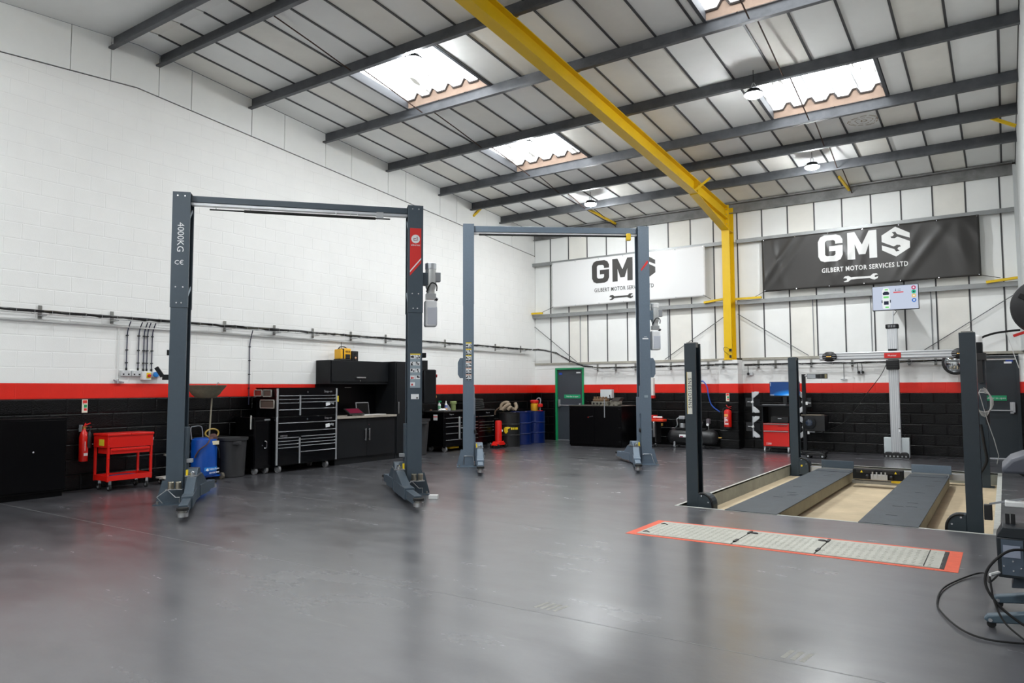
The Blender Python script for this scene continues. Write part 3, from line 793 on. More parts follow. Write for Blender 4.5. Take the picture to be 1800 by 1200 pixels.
        B().prism([(xr-.07, 3.80), (xr-.055, 3.775), (xr+.075, 3.93), (xr+.075, 3.975), (xr+.06, 3.98)], -.008, -.004, 'xz').obj('red_slash_logo', print_red, sp, smooth=False)
        B().box(xr-.02, xr+.035, -.003, 0, 2.472, 2.480).obj('small_print', print_white, sp)
        B().prism([(xr-.055, 2.425), (xr+.06, 2.425), (xr+.065, 2.44), (xr+.05, 2.452), (xr-.055, 2.452)], -.003, 0, 'xz').obj('maker_mark', print_white, sp, smooth=False)
        pl = B().box(xr-.035, xr+.035, -.004, 0, 1.29, 1.335).obj('rating_plate', label_grey, sp)
        # lever and cable cover on the inner edge
        B().box(.095, .115, .0, .05, .98, 1.52).obj('cable_cover', greyp, lp_)
        B().box(span-.13, span-.105, .0, .05, .98, 1.52).obj('cable_cover', slate2, sp)
        B().box(-.19, -.15, .05, .10, .52, .94).obj('release_lever', steel, lp_, bevel=.01)
        B().box(span+.14, span+.18, .05, .10, .52, .82).obj('release_lever', steel, sp, bevel=.01)
        B().bar((-.17, .07, .73), (-.10, .07, .73), .02, .02).obj('lever_arm', steel, lp_)
        B().bar((span+.16, .07, .67), (span+.09, .07, .67), .02, .02).obj('lever_arm', steel, sp)
        for x_, po in ((.125, lp_), (span-.135, sp)): B().sphere((x_, -.01, .66), .035, 7, (.6, 1, 1.3)).obj('stop_knob', rubber, po)
    return r
lift1 = two_post_lift('dark slate two-post car lift marked 4000KG with red sticker on its post', (2.41, -12.57, 0), radians(48.5), 3.115, 4.105, 2.56, slate, 1)
lift2 = two_post_lift('lighter blue-grey two-post car lift standing near the green-framed door', (2.838+.105*.7785, -7.046+.105*.6276, 0), radians(38.88), 3.45, 4.66, 3.10, slate2, 2)
b_ = B().box(-.06, .06, -.04, .04, 0, .055).obj('white_block', whitep, loc=(4.98, -10.42, 0), rot=(0, 0, .5), bevel=.004)
tag(b_, 'small white block on the floor beside the foot of the dark lift', 'block')

# ================================================================== FOUR-POST ALIGNMENT LIFT in its recess
fl = thing('four_post_lift', 'dark slate four-post alignment lift sunk in a floor recess', 'car lift', (7.93, -9.0, PZ))
fz = -PZ
def fpost(x, y, s, H=2.05, big=.16):
    # x,y = outer front corner in lift coords, s=1 opens towards +x
    t = B().prism(cprof(x, x+big*.92, y, y+.20, .008, .03, s), .0, H+fz, 'xy').obj('post', slate_d, fl, smooth=False)
    xb = x+.012 if s > 0 else x+big*.92-.016
    B().box(xb, xb+.004, y+.01, y+.19, .01, H+fz-.03).obj('inner_plate', hollow, t, smooth=False)
    B().box(x+.02, x+.13, y+.03, y+.17, H+fz-.05, H+fz+.015).obj('top_cap', zinc, t)
    B().box(x-.04, x+.20, y-.04, y+.24, 0, .012).obj('base_plate', slate_d, t)
    return t
p1 = fpost(.035, .05, 1); p2 = fpost(.02, 5.55, 1); p3 = fpost(3.07, .05, -1); p4 = fpost(3.05, 5.55, -1)
# quarter-round cable covers beside the posts
for x, y, s, po in ((.185, .05, 1, p1), (.17, 5.55, 1, p2), (3.07, .05, -1, p3), (3.05, 5.55, -1, p4)):
    pts = [(x, fz-.17), (x, fz+.14)]+[(x+s*(.06+.13*sin(a)), fz+.01+.13*cos(a)) for a in [0, .3, .6, .9, 1.2, pi/2]]+[(x+s*.19, fz-.17)]
    cv = B().prism(pts, y-.01, y+.17, 'xz').obj('sheave_cover', slate_d, fl, smooth=False, bevel=.006)
    rim = [(x+s*(.05+.135*sin(a)), y-.012, fz+.0+.145*cos(a)) for a in [-.2, .1, .4, .7, 1.0, 1.3, pi/2]]+[(x+s*.187, y-.012, fz-.12)]
    B().tube(rim, .014, 6).obj('cover_rim', blackp, cv)
    for q in (.35, 1.25):
        B().cyl((x+s*.14*sin(q), y-.011, fz+.0+.12*cos(q)), (x+s*.14*sin(q), y-.022, fz+.12*cos(q)), .010, n=8).obj('screw', chrome, cv)
    if (x, y) in ((.17, 5.55),): B().cyl((x+.05, y-.011, fz+.0), (x+.05, y-.014, fz+.0), .018, n=10).obj('warning_dot', print_yel, cv)
# runways
runway_m = M('runway_anti_slip_paint', (66, 74, 80), .55, var=.22, scale=5, bump=.25, bscale=160)
side_m = M('runway_side', (150, 146, 124), .6, var=.15, scale=4)  # tan reflected light is put into this colour
for x0, x1 in ((.60, 1.21), (2.07, 2.65)):
    rw = B().box(x0, x1, -.20, 5.10, fz-.004, fz+.010).obj('runway', runway_m, fl, bevel=.002)
    B().box(x0+.015, x0+.03, .03, 5.1, fz-.16, fz-.005).obj('runway_side', side_m, rw)
    B().box(x1-.03, x1-.015, .03, 5.1, fz-.16, fz-.005).obj('runway_side', side_m, rw)
    B().box(x0+.03, x1-.03, .05, 5.08, fz-.155, fz-.14).obj('runway_underside', side_m, rw)
    # side slip plate and turntable pocket marks
    B().box(x0+.03, x1-.03, 4.70, 5.08, fz+.010, fz+.016).obj('slip_plate', runway_m, rw)
    B().box(x0+.02, x1-.02, 5.10, 5.42, fz-.02, fz+.004).obj('turntable_pan', zinc, rw)
    B().box(x0-.02, x1-.08 if x0 < 1 else x1, 5.50, 5.53, fz-.02, fz+.13).obj('stop_flap', slate if x0 < 1 else slate2, rw, bevel=.004)
    bb = B(); rng = random.Random(int(x0*100))
    for k in range(7):
        yy = .4+rng.random()*4.2; xx = x0+.1+rng.random()*.3; 
        B().box(xx, xx+.12, yy, yy+.03, fz+.0101, fz+.0112).obj('surface_mark', M('rubber_scuff', (40, 44, 48), .7), rw)
# cross beams at the post pairs
for y in (5.60,):
    cbm = B().box(.17, 3.06, y, y+.14, fz-.12, fz-.01).obj('cross_beam', alu, fl, bevel=.004)
cbm2 = B().box(.17, 3.06, .08, .20, .02, fz-.155).obj('cross_beam', slate_d, fl)
# jacking beam between the runways
jb = B().box(1.27, 2.02, 4.50, 4.70, fz-.06, fz+.10).obj('jack_beam', charcoal, fl, bevel=.006)
for k, (x0, x1) in enumerate(((1.33, 1.60), (1.72, 1.98))): B().box(x0, x1, 4.485, 4.50, fz+.045, fz+.095).obj('beam_plate', blackp, jb)
B().box(1.55, 1.80, 4.46, 4.50, fz-.06, fz+.03).obj('bracket', alu, jb, bevel=.004)
for k in (1.57, 1.63, 1.70, 1.76): B().box(k, k+.02, 4.45, 4.47, fz-.02, fz+.07).obj('bracket_finger', alu, jb)
for k in (1.39, 1.90):
    B().prism([(k, fz+.05), (k+.04, fz+.05), (k+.02, fz+.088)], 4.478, 4.485, 'xz').obj('warning_triangle', print_yel, jb, smooth=False)
B().sphere((1.50, 4.47, fz-.01), .035, 7).obj('end_knob', blackp, jb); B().sphere((1.86, 4.47, fz-.01), .035, 7).obj('end_knob', blackp, jb)
B().box(1.85, 2.0, 4.49, 4.52, fz-.10, fz-.065).obj('yellow_edge', yellow_rail, jb)
B().box(1.25, 2.04, 4.52, 4.66, fz-.14, fz-.09).obj('jack_rail', zinc, jb)
# power unit on the far right post
mt = B().lathe([(.05, 0), (.075, .01), (.078, .16), (.075, .20)], (3.10, 5.50, fz+2.02), 18).obj('pump_motor', charcoal, fl)
B().lathe([(.070, 0), (.074, .01), (.074, .10), (.05, .13)], (3.10, 5.50, fz+2.22), 18).obj('motor_cap', whitep, mt)
B().box(3.02, 3.22, 5.42, 5.58, fz+1.92, fz+2.04).obj('pump_block', blackp, mt)
B().box(3.08, 3.16, 5.44, 5.52, fz+1.55, fz+1.92).obj('pump_tank', blackp, mt)
# cable coil hung on the far right post
coil = M('grey_cable', (168, 170, 168), .5)
pts = []
for k in range(5):
    for i in range(14):
        a = 2*pi*i/14; pts.append((3.16+(.10+.012*k)*sin(a)*.9, 5.40-.01*k+.015*sin(a*2+k), fz+1.22+(.24-.02*k)*cos(a)))
B().tube(pts+[(3.2, 5.38, fz+.9), (3.28, 5.36, fz+.6), (3.33, 5.36, fz+.35), (3.30, 5.4, fz+.21)], .006, 5).obj('cable_coil', coil, p4)
B().tube(spline([(3.10, 5.44, fz+.85), (3.14, 5.40, fz+.5), (3.16, 5.40, fz+.25), (3.05, 5.42, fz+.02)]), .022, 7).obj('hydraulic_hose', rubber, p4)
B().box(3.17, 3.23, 5.42, 5.48, fz+.85, fz+1.1).obj('junction_box', blackp, p4)
# tape label on the near left post
tp = B().box(.035+.035, .035+.095, .045, .050, fz+1.14, fz+1.68).obj('tape_label', M('cream_tape', (236, 236, 226), .6), p1)
text('tape_text', 'SNESIONNS', .062, print_dark, tp, (.035+.066, .0445, fz+1.41), (pi/2, pi/2, 0), spacing=1.25)
B().box(.035+.030, .035+.035, .045, .050, fz+1.14, fz+1.68).obj('tape_edge', print_yel, tp)

# ================================================================== DOORS
L90 = pi/2           # things on the left wall face +X
green_frame = M('green_door_frame', (20, 150, 92), .5)
door_grey = M('anthracite_door', (62, 68, 76), .45, var=.06, scale=3)
door_grey2 = M('dark_anthracite_door', (38, 46, 52), .45, var=.06, scale=3)
sign_green = M('exit_sign_green', (30, 160, 108), .5)
def fire_door(name, x0, x1, h, frame_mat, leaf_mat, sx0, sx1, label, blank):
    r = bpy.data.objects.new(name, None); COL.objects.link(r); r.location = (x0, 0, 0); struct(r); r['label'] = label
    w_ = x1-x0; f = .05
    B().box(0, f, -.035, .06, 0, h).box(w_-f, w_, -.035, .06, 0, h).box(f, w_-f, -.035, .06, h-f, h).obj('door_frame', frame_mat, r)
    lf = B().box(f, w_-f, .02, .06, .02, h-f).obj('door_leaf', leaf_mat, r)
    B().box(f, w_-f, .0, .06, 0, .02).obj('threshold', alu, r)
    B().box(-.1, w_+.1, .2, .26, 0, h+.1).obj('outer_leaf', joint_dark, r)
    B().box(w_-.25, w_-.12, .005, .02, h-.16, h-.12).obj('badge', print_white, lf)
    # green push-bar sign
    sg = B().box(sx0-x0, sx1-x0, .008, .02, 1.19, 1.295).obj('push_bar_sign', sign_green, lf)
    text('sign_text', 'Push bar to open', .055, print_white, sg, ((sx0+sx1)/2-x0, .007, 1.242), thick=.0008)
    # horizontal push bar with end boxes
    pb = B().cyl((.12, -.045, .99), (w_-.10, -.045, .99), .016, n=10).obj('push_bar', alu, lf)
    for xx in (.10, w_-.14): B().box(xx, xx+.05, -.06, .02, .95, 1.16 if (xx < .2) == (not blank) else 1.05).obj('bar_end', alu, pb, bevel=.006)
    return r
d1 = fire_door('door_1', .70, 1.62, 2.055, green_frame, door_grey, .97, 1.50, 'dark grey fire exit door in a bright green frame', False)
B().box(.10, .20, .010, .02, 1.86, 1.92).obj('blue_badge', print_blue, d1)
d2 = fire_door('door_2', 10.72, 11.64, 2.11, door_grey2, door_grey2, 11.0, 11.41, 'dark fire exit door at the right end of the back wall', True)
B().box(.70, .82, .010, .02, 1.98, 2.03).obj('blue_badge', print_blue, d2)
B().box(.74, .80, -.03, .02, .93, 1.16).obj('latch_box', alu, d2)

# ================================================================== WALL SERVICES
def cable_basket(name, label, pts, brackets, rot_n, drop=.0):
    r = thing(name, label, 'cable tray')
    n = Vector(rot_n)
    P = [Vector(p) for p in pts]
    # wire basket: three long wires and cross hoops
    for k, (o1, o2) in enumerate(((0, .05), (0, 0), (.11, 0), (.11, .05))):
        B().tube([p+n*(o1-.055)+Vector((0, 0, o2-.03)) for p in P], .003, 4).obj('basket_wire', steel, r)
    bb = B()
    dense = []
    for a, c in zip(P[:-1], P[1:]):
        L_ = (c-a).length; m = max(1, int(L_/.22))
        dense += [a+(c-a)*i/m for i in range(m)]
    dense.append(P[-1])
    for p in dense:
        bb.tube([p+n*-.055+Vector((0,0,.02)), p+n*-.055+Vector((0,0,-.03)), p+n*.055+Vector((0,0,-.03)), p+n*.055+Vector((0,0,.02))], .0025, 4)
    tag(bb.obj('basket_hoops', steel, r), None, None, kind='stuff')
    # bundled cables that wander within the tray
    rng = random.Random(3)
    for k in range(5):
        off = [(rng.uniform(-.035, .035), rng.uniform(-.012, .022)) for _ in dense]
        pts_ = [p+n*o[0]+Vector((0, 0, o[1])) for p, o in zip(dense, off)]
        B().tube(pts_, .010+.002*(k % 3), 5).obj('cable', [rubber, blackp, M('dark_grey_cable', (62, 62, 60), .6), M('khaki_cable', (92, 88, 74), .7), rubber][k], r)
    for q in brackets:
        q = Vector(q)
        br = B().bar(q+n*-.115+Vector((0,0,-.05)), q+n*.06+Vector((0,0,-.05)), .05, .012).obj('bracket', steel, r)
        B().bar(q+n*-.112+Vector((0,0,-.09)), q+n*-.112+Vector((0,0,.10)), .05, .008, tuple(n)).obj('bracket_plate', zinc, br)
    return r
cable_basket('cable_tray', 'wire cable tray with black cable bundle along the left gable wall',
             [(.13, y, 2.585) for y in (-15.2, -12, -9, -6, -3, -.42)], [(.13, y, 2.585) for y in (-13.24, -12.23, -10.27, -9.22, -8.30, -7.28, -6.24, -4.17, -2.04, -.8)], (1, 0, 0))
cable_basket('cable_tray', 'short cable run sloping down in the corner above the green-framed door',
             [(.17, -.375, 2.585), (.27, -.25, 2.59), (.45, -.18, 2.57), (.80, -.16, 2.48), (1.25, -.15, 2.24), (1.70, -.14, 2.09), (1.98, -.14, 2.05)], [], (0, -1, 0))
cable_basket('cable_tray', 'wire cable tray with loose cables between green-framed door and block pier',
             [(2.0, -.13, 2.04), (2.25, -.13, 2.03), (5.55, -.13, 2.04)], [(x, -.13, 2.035) for x in (2.06, 2.62, 3.2, 4.2, 5.2)], (0, -1, 0))
cable_basket('cable_tray', 'short cable run across the front of the block pier',
             [(5.56, -.55, 2.04), (6.12, -.55, 2.035)], [(5.72, -.55, 2.035)], (0, -1, 0))
cable_basket('cable_tray', 'wire cable tray with loose cables right of the block pier',
             [(6.14, -.13, 2.03), (8.6, -.13, 2.02), (10.66, -.13, 2.04)], [(x, -.13, 2.035) for x in (6.45, 6.85, 7.17, 7.66, 8.54, 9.68, 10.18)], (0, -1, 0))
# long pale air pipe below the tray on the left wall
o = B().tube([(.03, -15.2, 2.46), (.03, -.6, 2.46)], .014, 8).obj('air_pipe', whitep); tag(o, 'pale air pipe running under the cable tray on the left wall', 'pipe')
# conduits dropping to sockets
for y, z0, lab in ((-11.985, 1.78, 'dark cable drop to the first white double socket'), (-11.80, 1.78, 'dark cable drop to the second white double socket'), (-11.715, 1.77, 'dark cable drop nearest the yellow and red isolator, left one of pair'),
             (-11.66, 1.77, 'dark cable drop to the isolator, right one of pair'), (-11.58, 1.77, 'dark cable drop to the round blue socket')):
    r = thing('cable_drop', lab, 'cable', (0, y, 0), group='cables dropping to the wall sockets')
    B().tube(spline([(.02, 0, z0), (.02, 0, 2.15), (.022, .005, 2.40), (.06, .03, 2.55)], 4), .009, 6).obj('cable', M('navy_cable', (38, 40, 66), .5), r)
    for zz in (1.9, 2.1, 2.33): B().box(.0, .034, -.016, .016, zz-.008, zz+.008).obj('clip', blackp, r)
    B().cyl((.02, 0, z0-.02), (.02, 0, z0+.04), .015, n=8).obj('gland', blackp, r)
o = thing('cable_drop', 'dark cable drop behind the black tool chest trays on the left wall', 'cable', (0, -9.75, 0), group='cables dropping to the wall sockets')
B().tube(spline([(.02, 0, 1.2), (.02, 0, 1.9), (.022, .0, 2.3), (.06, .03, 2.56)], 4), .009, 6).obj('cable', MATS['navy_cable'], o)
for zz in (1.5, 1.75, 2.0, 2.25): B().box(.0, .034, -.014, .014, zz-.008, zz+.008).obj('clip', blackp, o)
def wall_socket(y, z, lab):
    r = thing('double_socket', lab, 'socket', (.006, y, z), L90, 'white double sockets on the left wall')
    B().box(-.075, .075, -.045, .0, -.045, .045).obj('back_box', M('grey_white_plastic', (206, 208, 210), .5), r, bevel=.006)
    for k in (-1, 1):
        B().box(k*.045-.012, k*.045+.012, -.050, -.045, .01, .028).obj('switch', whitep, r)
        B().box(k*.04-.012, k*.04+.012, -.047, -.045, -.03, -.005).obj('pin_holes', print_dark, r)
wall_socket(-12.0, 1.735, 'white double socket nearest the white tap pipe'); wall_socket(-11.83, 1.735, 'white double socket beside the yellow and red isolator')
r = thing('isolator_switch', 'white isolator box with yellow plate and red rotary knob', 'switch', (.006, -11.69, 1.70), L90)
B().box(-.07, .07, -.09, 0, -.07, .07).obj('box', whitep, r, bevel=.008); B().box(-.01, .06, -.094, -.09, -.04, .045).obj('yellow_plate', print_yel, r)
B().lathe([(.026, 0), (.026, .018), (.02, .022)], (.028, -.094, 0), 16, 'y').obj('knob', redp, r)
r = thing('blue_socket', 'white box with round blue industrial socket on the left wall', 'socket', (.006, -11.525, 1.72), L90)
B().box(-.08, .08, -.07, 0, -.045, .045).obj('box', M('grey_white_plastic', (206, 208, 210)), r, bevel=.006)
B().lathe([(.040, 0), (.044, .01), (.044, .03), (.03, .035)], (-.02, -.07, 0), 18, 'y').obj('socket_cap', M('socket_blue', (36, 126, 204), .4), r)
r = thing('air_tap', 'thin white pipe ending in a chrome tap on the red stripe', 'tap', (.02, -12.115, 0))
B().tube([(0, 0, 2.44), (0, 0, 1.62)], .010, 6).obj('pipe', whitep, r); B().cyl((0, 0, 1.64), (0, 0, 1.58), .02, n=8).obj('valve', chrome, r)
B().bar((.01, -.07, 1.63), (.01, -.01, 1.59), .02, .02).obj('lever', chrome, r); B().bar((.01, .01, 1.60), (.01, .09, 1.59), .025, .025).obj('coupling', chrome, r)
# back wall small services
for x, lab in ((6.25, 'small round wall outlet fed from the tray right of the pier'), (8.70, 'double socket with plugs on the back wall left of the alignment column')):
    r = thing('wall_outlet', lab, 'socket', (x, -.006, 1.82))
    B().box(-.06, .06, -.05, 0, -.05, .03).obj('box', M('grey_white_plastic', (206, 208, 210)), r, bevel=.006)
    for k in ((-1,) if x < 7 else (-1, 1)):
        B().lathe([(.030, 0), (.030, .03), (.018, .045)], (k*.04+(.0 if x < 7 else .02), -.05, -.01), 12, 'y').obj('plug', blackp, r)
        B().tube(spline([(k*.04, -.06, .02), (k*.045, -.05, .10), (k*.04, -.07, .20)]), .008, 5).obj('lead', blackp, r)
r = thing('air_tap', 'thin grey drop pipe with chrome tap left of the alignment column', 'tap', (8.36, -.03, 0))
B().tube([(0, 0, 2.05), (0, 0, 1.66)], .009, 6).obj('pipe', greyp, r); B().bar((-.07, 0, 1.655), (.07, 0, 1.655), .02, .02).obj('valve', chrome, r)
r = thing('blue_air_hose', 'blue air hose hanging from a tap beside the block pier', 'hose', (5.13, 0, 0))
B().tube(spline([(-.15, -.06, 1.62), (-.05, -.10, 1.64), (.06, -.12, 1.5), (.10, -.12, 1.25), (.18, -.12, 1.03), (.40, -.14, .86), (.44, -.2, .80)]), .014, 7).obj('hose', M('blue_hose', (30, 84, 190), .45), r)
B().tube([(-.15, -.05, 2.05), (-.15, -.05, 1.62)], .008, 6).obj('feed_pipe', greyp, r); B().bar((-.20, -.06, 1.62), (-.06, -.06, 1.62), .02, .02).obj('tap', chrome, r)
r = thing('wall_box', 'white wall-mounted box above the black corner cabinet', 'box', (2.21, -.006, 1.20))
B().box(0, .34, -.16, 0, 0, .24).obj('body', M('pale_box', (214, 220, 222), .5), r, bevel=.01); B().box(.002, .338, -.155, -.002, .24, .246).obj('lid_edge', blackp, r)
r = thing('wall_board', 'plain white board on the back wall above the parts washer', 'board', (3.46, -.006, 1.28))
B().box(0, .28, -.10, 0, 0, .46).obj('board', M('pale_board', (226, 226, 222), .6), r); B().box(.05, .30, -.10, 0, -.075, -.0).obj('red_bracket', redp, r)
B().bar((.02, -.11, .42), (.09, -.11, .36), .03, .02).obj('clip', blackp, r)

# signs and extinguishers
def exting_sign(name, label, loc, rz):
    r = thing(name, label, 'sign', loc, rz, 'fire extinguisher signs')
    B().box(-.04, .04, -.004, 0, 0, .195).obj('panel', M('cream_sign', (232, 226, 208), .6), r)
    for k, (z0, z1, m) in enumerate(((.14, .185, print_red), (.075, .12, print_green), (.03, .065, print_red))):
        B().box(-.030 if k == 0 else -.012, .030, -.006, -.004, z0, z1).obj('symbol', m, r)
    B().box(-.026, -.016, -.006, -.004, .125, .134).obj('small_print', print_dark, r)
exting_sign('extinguisher_sign', 'tall extinguisher sign on black blocks beside the low black cabinet', (.008, -12.58, 1.138), L90)
exting_sign('extinguisher_sign', 'tall extinguisher sign on the block pier above a red extinguisher', (5.805, -.428, 1.145), 0)
def extinguisher(label, loc, rz, kind):
    r = thing('fire_extinguisher', label, 'fire extinguisher', loc, rz, 'red fire extinguishers')
    if kind == 'co2':
        B().lathe([(.03, 0), (.058, .008), (.062, .03), (.062, .36), (.05, .42), (.028, .455), (.024, .48)], n=20).obj('cylinder', redm, r)
        B().box(-.02, .02, -.02, .02, .48, .52).obj('valve', M('brass', (190, 150, 80), .35, metal=.9), r)
        B().bar((.0, 0, .53), (.085, 0, .565), .02, .012).obj('handle', redp, r); B().bar((-.02, 0, .52), (.10, 0, .505), .02, .010).obj('lever', redp, r)
        B().bar((-.01, 0, .50), (.02, 0, .57), .012, .012).obj('pin', redp, r)
        B().lathe([(.014, .44), (.03, .40), (.036, .25), (.034, .20)], (.055, -.045, 0), 12).obj('discharge_horn', blackp, r)
        B().tube(spline([(.02, -.02, .50), (.06, -.04, .51), (.058, -.045, .43)]), .010, 6).obj('hose', rubber, r)
        lb = B().box(-.03, .035, -.064, -.058, .08, .22).obj('label_panel', print_red, r)
        B().box(-.025, .03, -.066, -.064, .09, .13).obj('label_print', print_white, lb); B().box(-.012, -.006, -.066, -.06, .16, .30).obj('label_print', print_white, lb)
        B().box(-.03, -.005, .03, .10, .44, .54).obj('wall_bracket', greyp, r)
    else:
        B().lathe([(.07, 0), (.085, .01), (.088, .06)], n=24).obj('boot', blackp, r)
        cy = B().lathe([(.086, .05), (.088, .07), (.088, .42), (.075, .455), (.04, .475), (.025, .48)], n=24).obj('cylinder', redm, r)
        lb = B().box(-.06, .045, -.089, -.07, .10, .37).obj('label_panel', M('label_red', (206, 60, 52), .5), cy)
        bb = B(); rng = random.Random(2)
        bb.mat(1).box(-.055, .03, -.0905, -.089, .31, .365); bb.mat(0)
        for k in range(9): bb.box(-.055, -.045+.09*rng.random(), -.0905, -.089, .12+k*.02, .132+k*.02)
        tag(bb.obj('label_print', [print_white, M('orange_lbl', (240, 170, 90), .5)], lb, smooth=False), None, None, kind='stuff')
        B().cyl((0, 0, .47), (0, 0, .53), .022, n=12).obj('valve', blackp, r)
        B().bar((-.01, 0, .53), (.09, 0, .55), .022, .012).obj('handle', redp, r); B().bar((-.01, 0, .525), (.085, 0, .50), .02, .010).obj('lever', redp, r); B().bar((0, 0, .53), (-.03, 0, .585), .016, .012).obj('pin', redp, r)
        B().tube(spline([(-.02, -.01, .51), (-.09, -.02, .50), (-.115, -.03, .42), (-.108, -.03, .25)]), .011, 6).obj('hose', rubber, r)
        B().box(-.04, .04, .06, .12, .36, .44).obj('wall_bracket', greyp, r)
extinguisher('tall narrow red extinguisher with black horn hung beside the red tool cart', (.10, -12.62, .42), L90, 'co2')
extinguisher('red extinguisher with white printed label hung on the block pier', (5.83, -.53, .475), 0, 'foam')

# ================================================================== FURNITURE HELPERS
def castor(parent, x, y, r=.05, z=None, mat=None, yaw=0.):
    z = z or r*2+.03
    f = B().box(x-.02, x+.02, y-.02, y+.02, r+.01, z).obj('castor', chrome, parent)
    B().cyl((x-.012, y, r), (x+.012, y, r), r, n=16).obj('wheel', mat or rubber, f)
    B().cyl((x-.015, y, r), (x+.015, y, r), r*.55, n=12).obj('wheel_hub', alu, f)
    return f
def handle_bar(parent, x0, x1, y, z, t=.012, mat=None, name='drawer_trim'):
    return B().prism([(y, z-t), (y-.014, z-t*.6), (y-.018, z), (y-.010, z+t*.7), (y, z+t)], x0, x1, 'yz').obj(name, mat or chrome, parent)

# low black cabinet at the near end of the left wall
r = thing('low_cabinet', 'low black double-door cabinet against the left wall before the extinguisher', 'cabinet', (.46, -15.1, 0), L90)
B().box(0, 2.08, .0, .44, .08, 1.09).obj('body', blackm, r, bevel=.004); B().box(.02, 2.06, .04, .42, 0, .08).obj('plinth', blackm, r)
for k in (0, 1):
    d = B().box(.02+k*1.03, 1.03+k*1.03, -.018, .0, .11, 1.06).obj('door', blackm, r, bevel=.003)
    B().sphere((.95+k*.70, -.03, .634), .014, 6).obj('knob', chrome, d)

# red tool cart
r = thing('tool_cart', 'red steel tool cart with drawer and open bottom shelf', 'tool cart', (.56, -12.50, 0), L90)
w_, d_ = .67, .40
for x in (.0, w_-.03):
    for y in (.0, d_-.03): B().box(x, x+.03, y, y+.03, .14, .80).obj('leg', redm, r)
B().box(-.004, w_+.004, -.006, d_+.004, .63, .80).obj('top_box', redm, r, bevel=.003)
lid = B().box(-.012, w_/2-.006, -.018, d_+.01, .80, .835).obj('lid', redm, r, bevel=.006); B().box(w_/2+.004, w_+.012, -.018, d_+.01, .80, .835).obj('lid', redm, r, bevel=.006)
dr = B().box(.045, w_-.045, -.004, d_-.03, .535, .62).obj('drawer', redm, r, bevel=.004); B().box(.05, w_-.05, -.018, -.004, .585, .60).obj('drawer_lip', redm, dr)
sh = B().box(.0, w_, .0, d_, .15, .16).obj('shelf', redm, r)
for q in ((0, w_, -.002, .012, .15, .225), (0, w_, d_-.012, d_, .15, .225), (-.002, .012, 0, d_, .15, .225), (w_-.012, w_+.002, 0, d_, .15, .225)): B().box(*q).obj('shelf_rim', redm, sh)
B().box(-.008, -.004, .10, .24, .66, .75).obj('yellow_label', M('dull_yellow_label', (206, 190, 40), .6), r)
for x in (.06, w_-.06):
    for y in (.05, d_-.05): castor(r, x, y, .05, .15)
for x in (.015, w_-.015):
    for zz in (.76, .66, .47, .22): B().cyl((x, -.008, zz), (x, .0, zz), .006, n=6).obj('rivet', chrome, r)
B().tube(spline([(w_+.01, .1, .70), (w_+.06, .1, .71), (w_+.08, .12, .74)], 4), .008, 5).obj('side_hook', greyp, r)
o = thing('air_line', 'coiled dark blue air line lying on the bottom shelf of the red cart', 'hose', (.36, -12.15, .16))
B().tube([(.12*cos(a)*(1+.03*sin(3*a)), .20*sin(a), .012+.010*a/(2*pi)) for a in [2*pi*i/18 for i in range(55)]], .010, 5).obj('hose', M('navy_hose', (26, 52, 110), .5), o)
# small floor dolly beside the cart
r = thing('floor_dolly', 'small grey wheeled dolly with bent handle between red cart and dark lift', 'dolly', (.42, -11.62, 0), L90)
B().box(.0, .34, -.10, .12, .09, .115).obj('deck', M('worn_white_steel', (186, 184, 178), .6, var=.2), r)
B().bar((.25, .0, .10), (.30, .0, .36), .03, .03).obj('handle', zinc, r); B().bar((.30, 0, .36), (.06, 0, .46), .03, .03).obj('handle_top', zinc, r)
for x in (.05, .30): castor(r, x, -.06, .04, .10)
for x in (.05, .30): castor(r, x, .08, .04, .10)

# blue waste-oil drainer with funnel
r = thing('oil_drainer', 'blue oil drainer tank on wheels with raised funnel bowl', 'oil drainer', (.46, -10.90, 0), L90)
blue_t = M('blue_tank_paint', (3, 74, 165), .35, coat=.2)
tk = B().lathe([(.16, .075), (.195, .085), (.20, .11), (.20, .60), (.19, .66), (.15, .685), (.05, .69)], n=28).obj('tank', blue_t, r)
B().box(-.19, .24, -.16, .16, .055, .078).obj('base_frame', blue_t, r)
for x in (-.17, .22):
    for y in (-.17, .17): B().cyl((x-.02, y, .055), (x+.02, y, .055), .055, n=18).obj('wheel', M('worn_wheel', (84, 78, 68), .7), r)
bnd = [( -.203*cos(a), -.203*sin(a)) for a in [radians(q) for q in range(60, 171, 10)]]
bb = B()
for (x0, y0), (x1, y1) in zip(bnd[:-1], bnd[1:]): bb.add([(x0, y0, .155), (x1, y1, .155), (x1, y1, .215), (x0, y0, .215)], [(0, 1, 2, 3)])
bb.obj('light_band', M('sky_blue_label', (40, 130, 206), .5), tk)
text('tank_print', 'Yellow Point', .042, print_white, tk, (.06, -.204, .185), (pi/2, 0, .25)); text('tank_phone', '023 9200 8000', .036, print_white, tk, (.06, -.204, .125), (pi/2, 0, .25))
B().prism([(-.085, .17), (-.06, .20), (-.035, .19), (-.05, .18), (-.035, .165), (-.06, .155)], -.207, -.19, 'xz').obj('tank_logo', print_white, tk, smooth=False)
B().box(.02, .14, -.197, -.15, .575, .635).obj('cream_label', M('cream_paper', (214, 206, 176), .7), tk)
B().tube(spline([(-.15, .12, .66), (-.17, .12, .84), (-.12, .12, .87), (.02, .12, .86), (.05, .12, .68)], 4), .008, 6).obj('handle', greyp, r)
B().cyl((.10, .02, .68), (.135, .02, 1.36), .014, n=10).obj('pole', M('old_pole', (150, 146, 130), .5, metal=.5), r)
fn = M('oily_funnel', (116, 110, 92), .6, var=.3, scale=8)
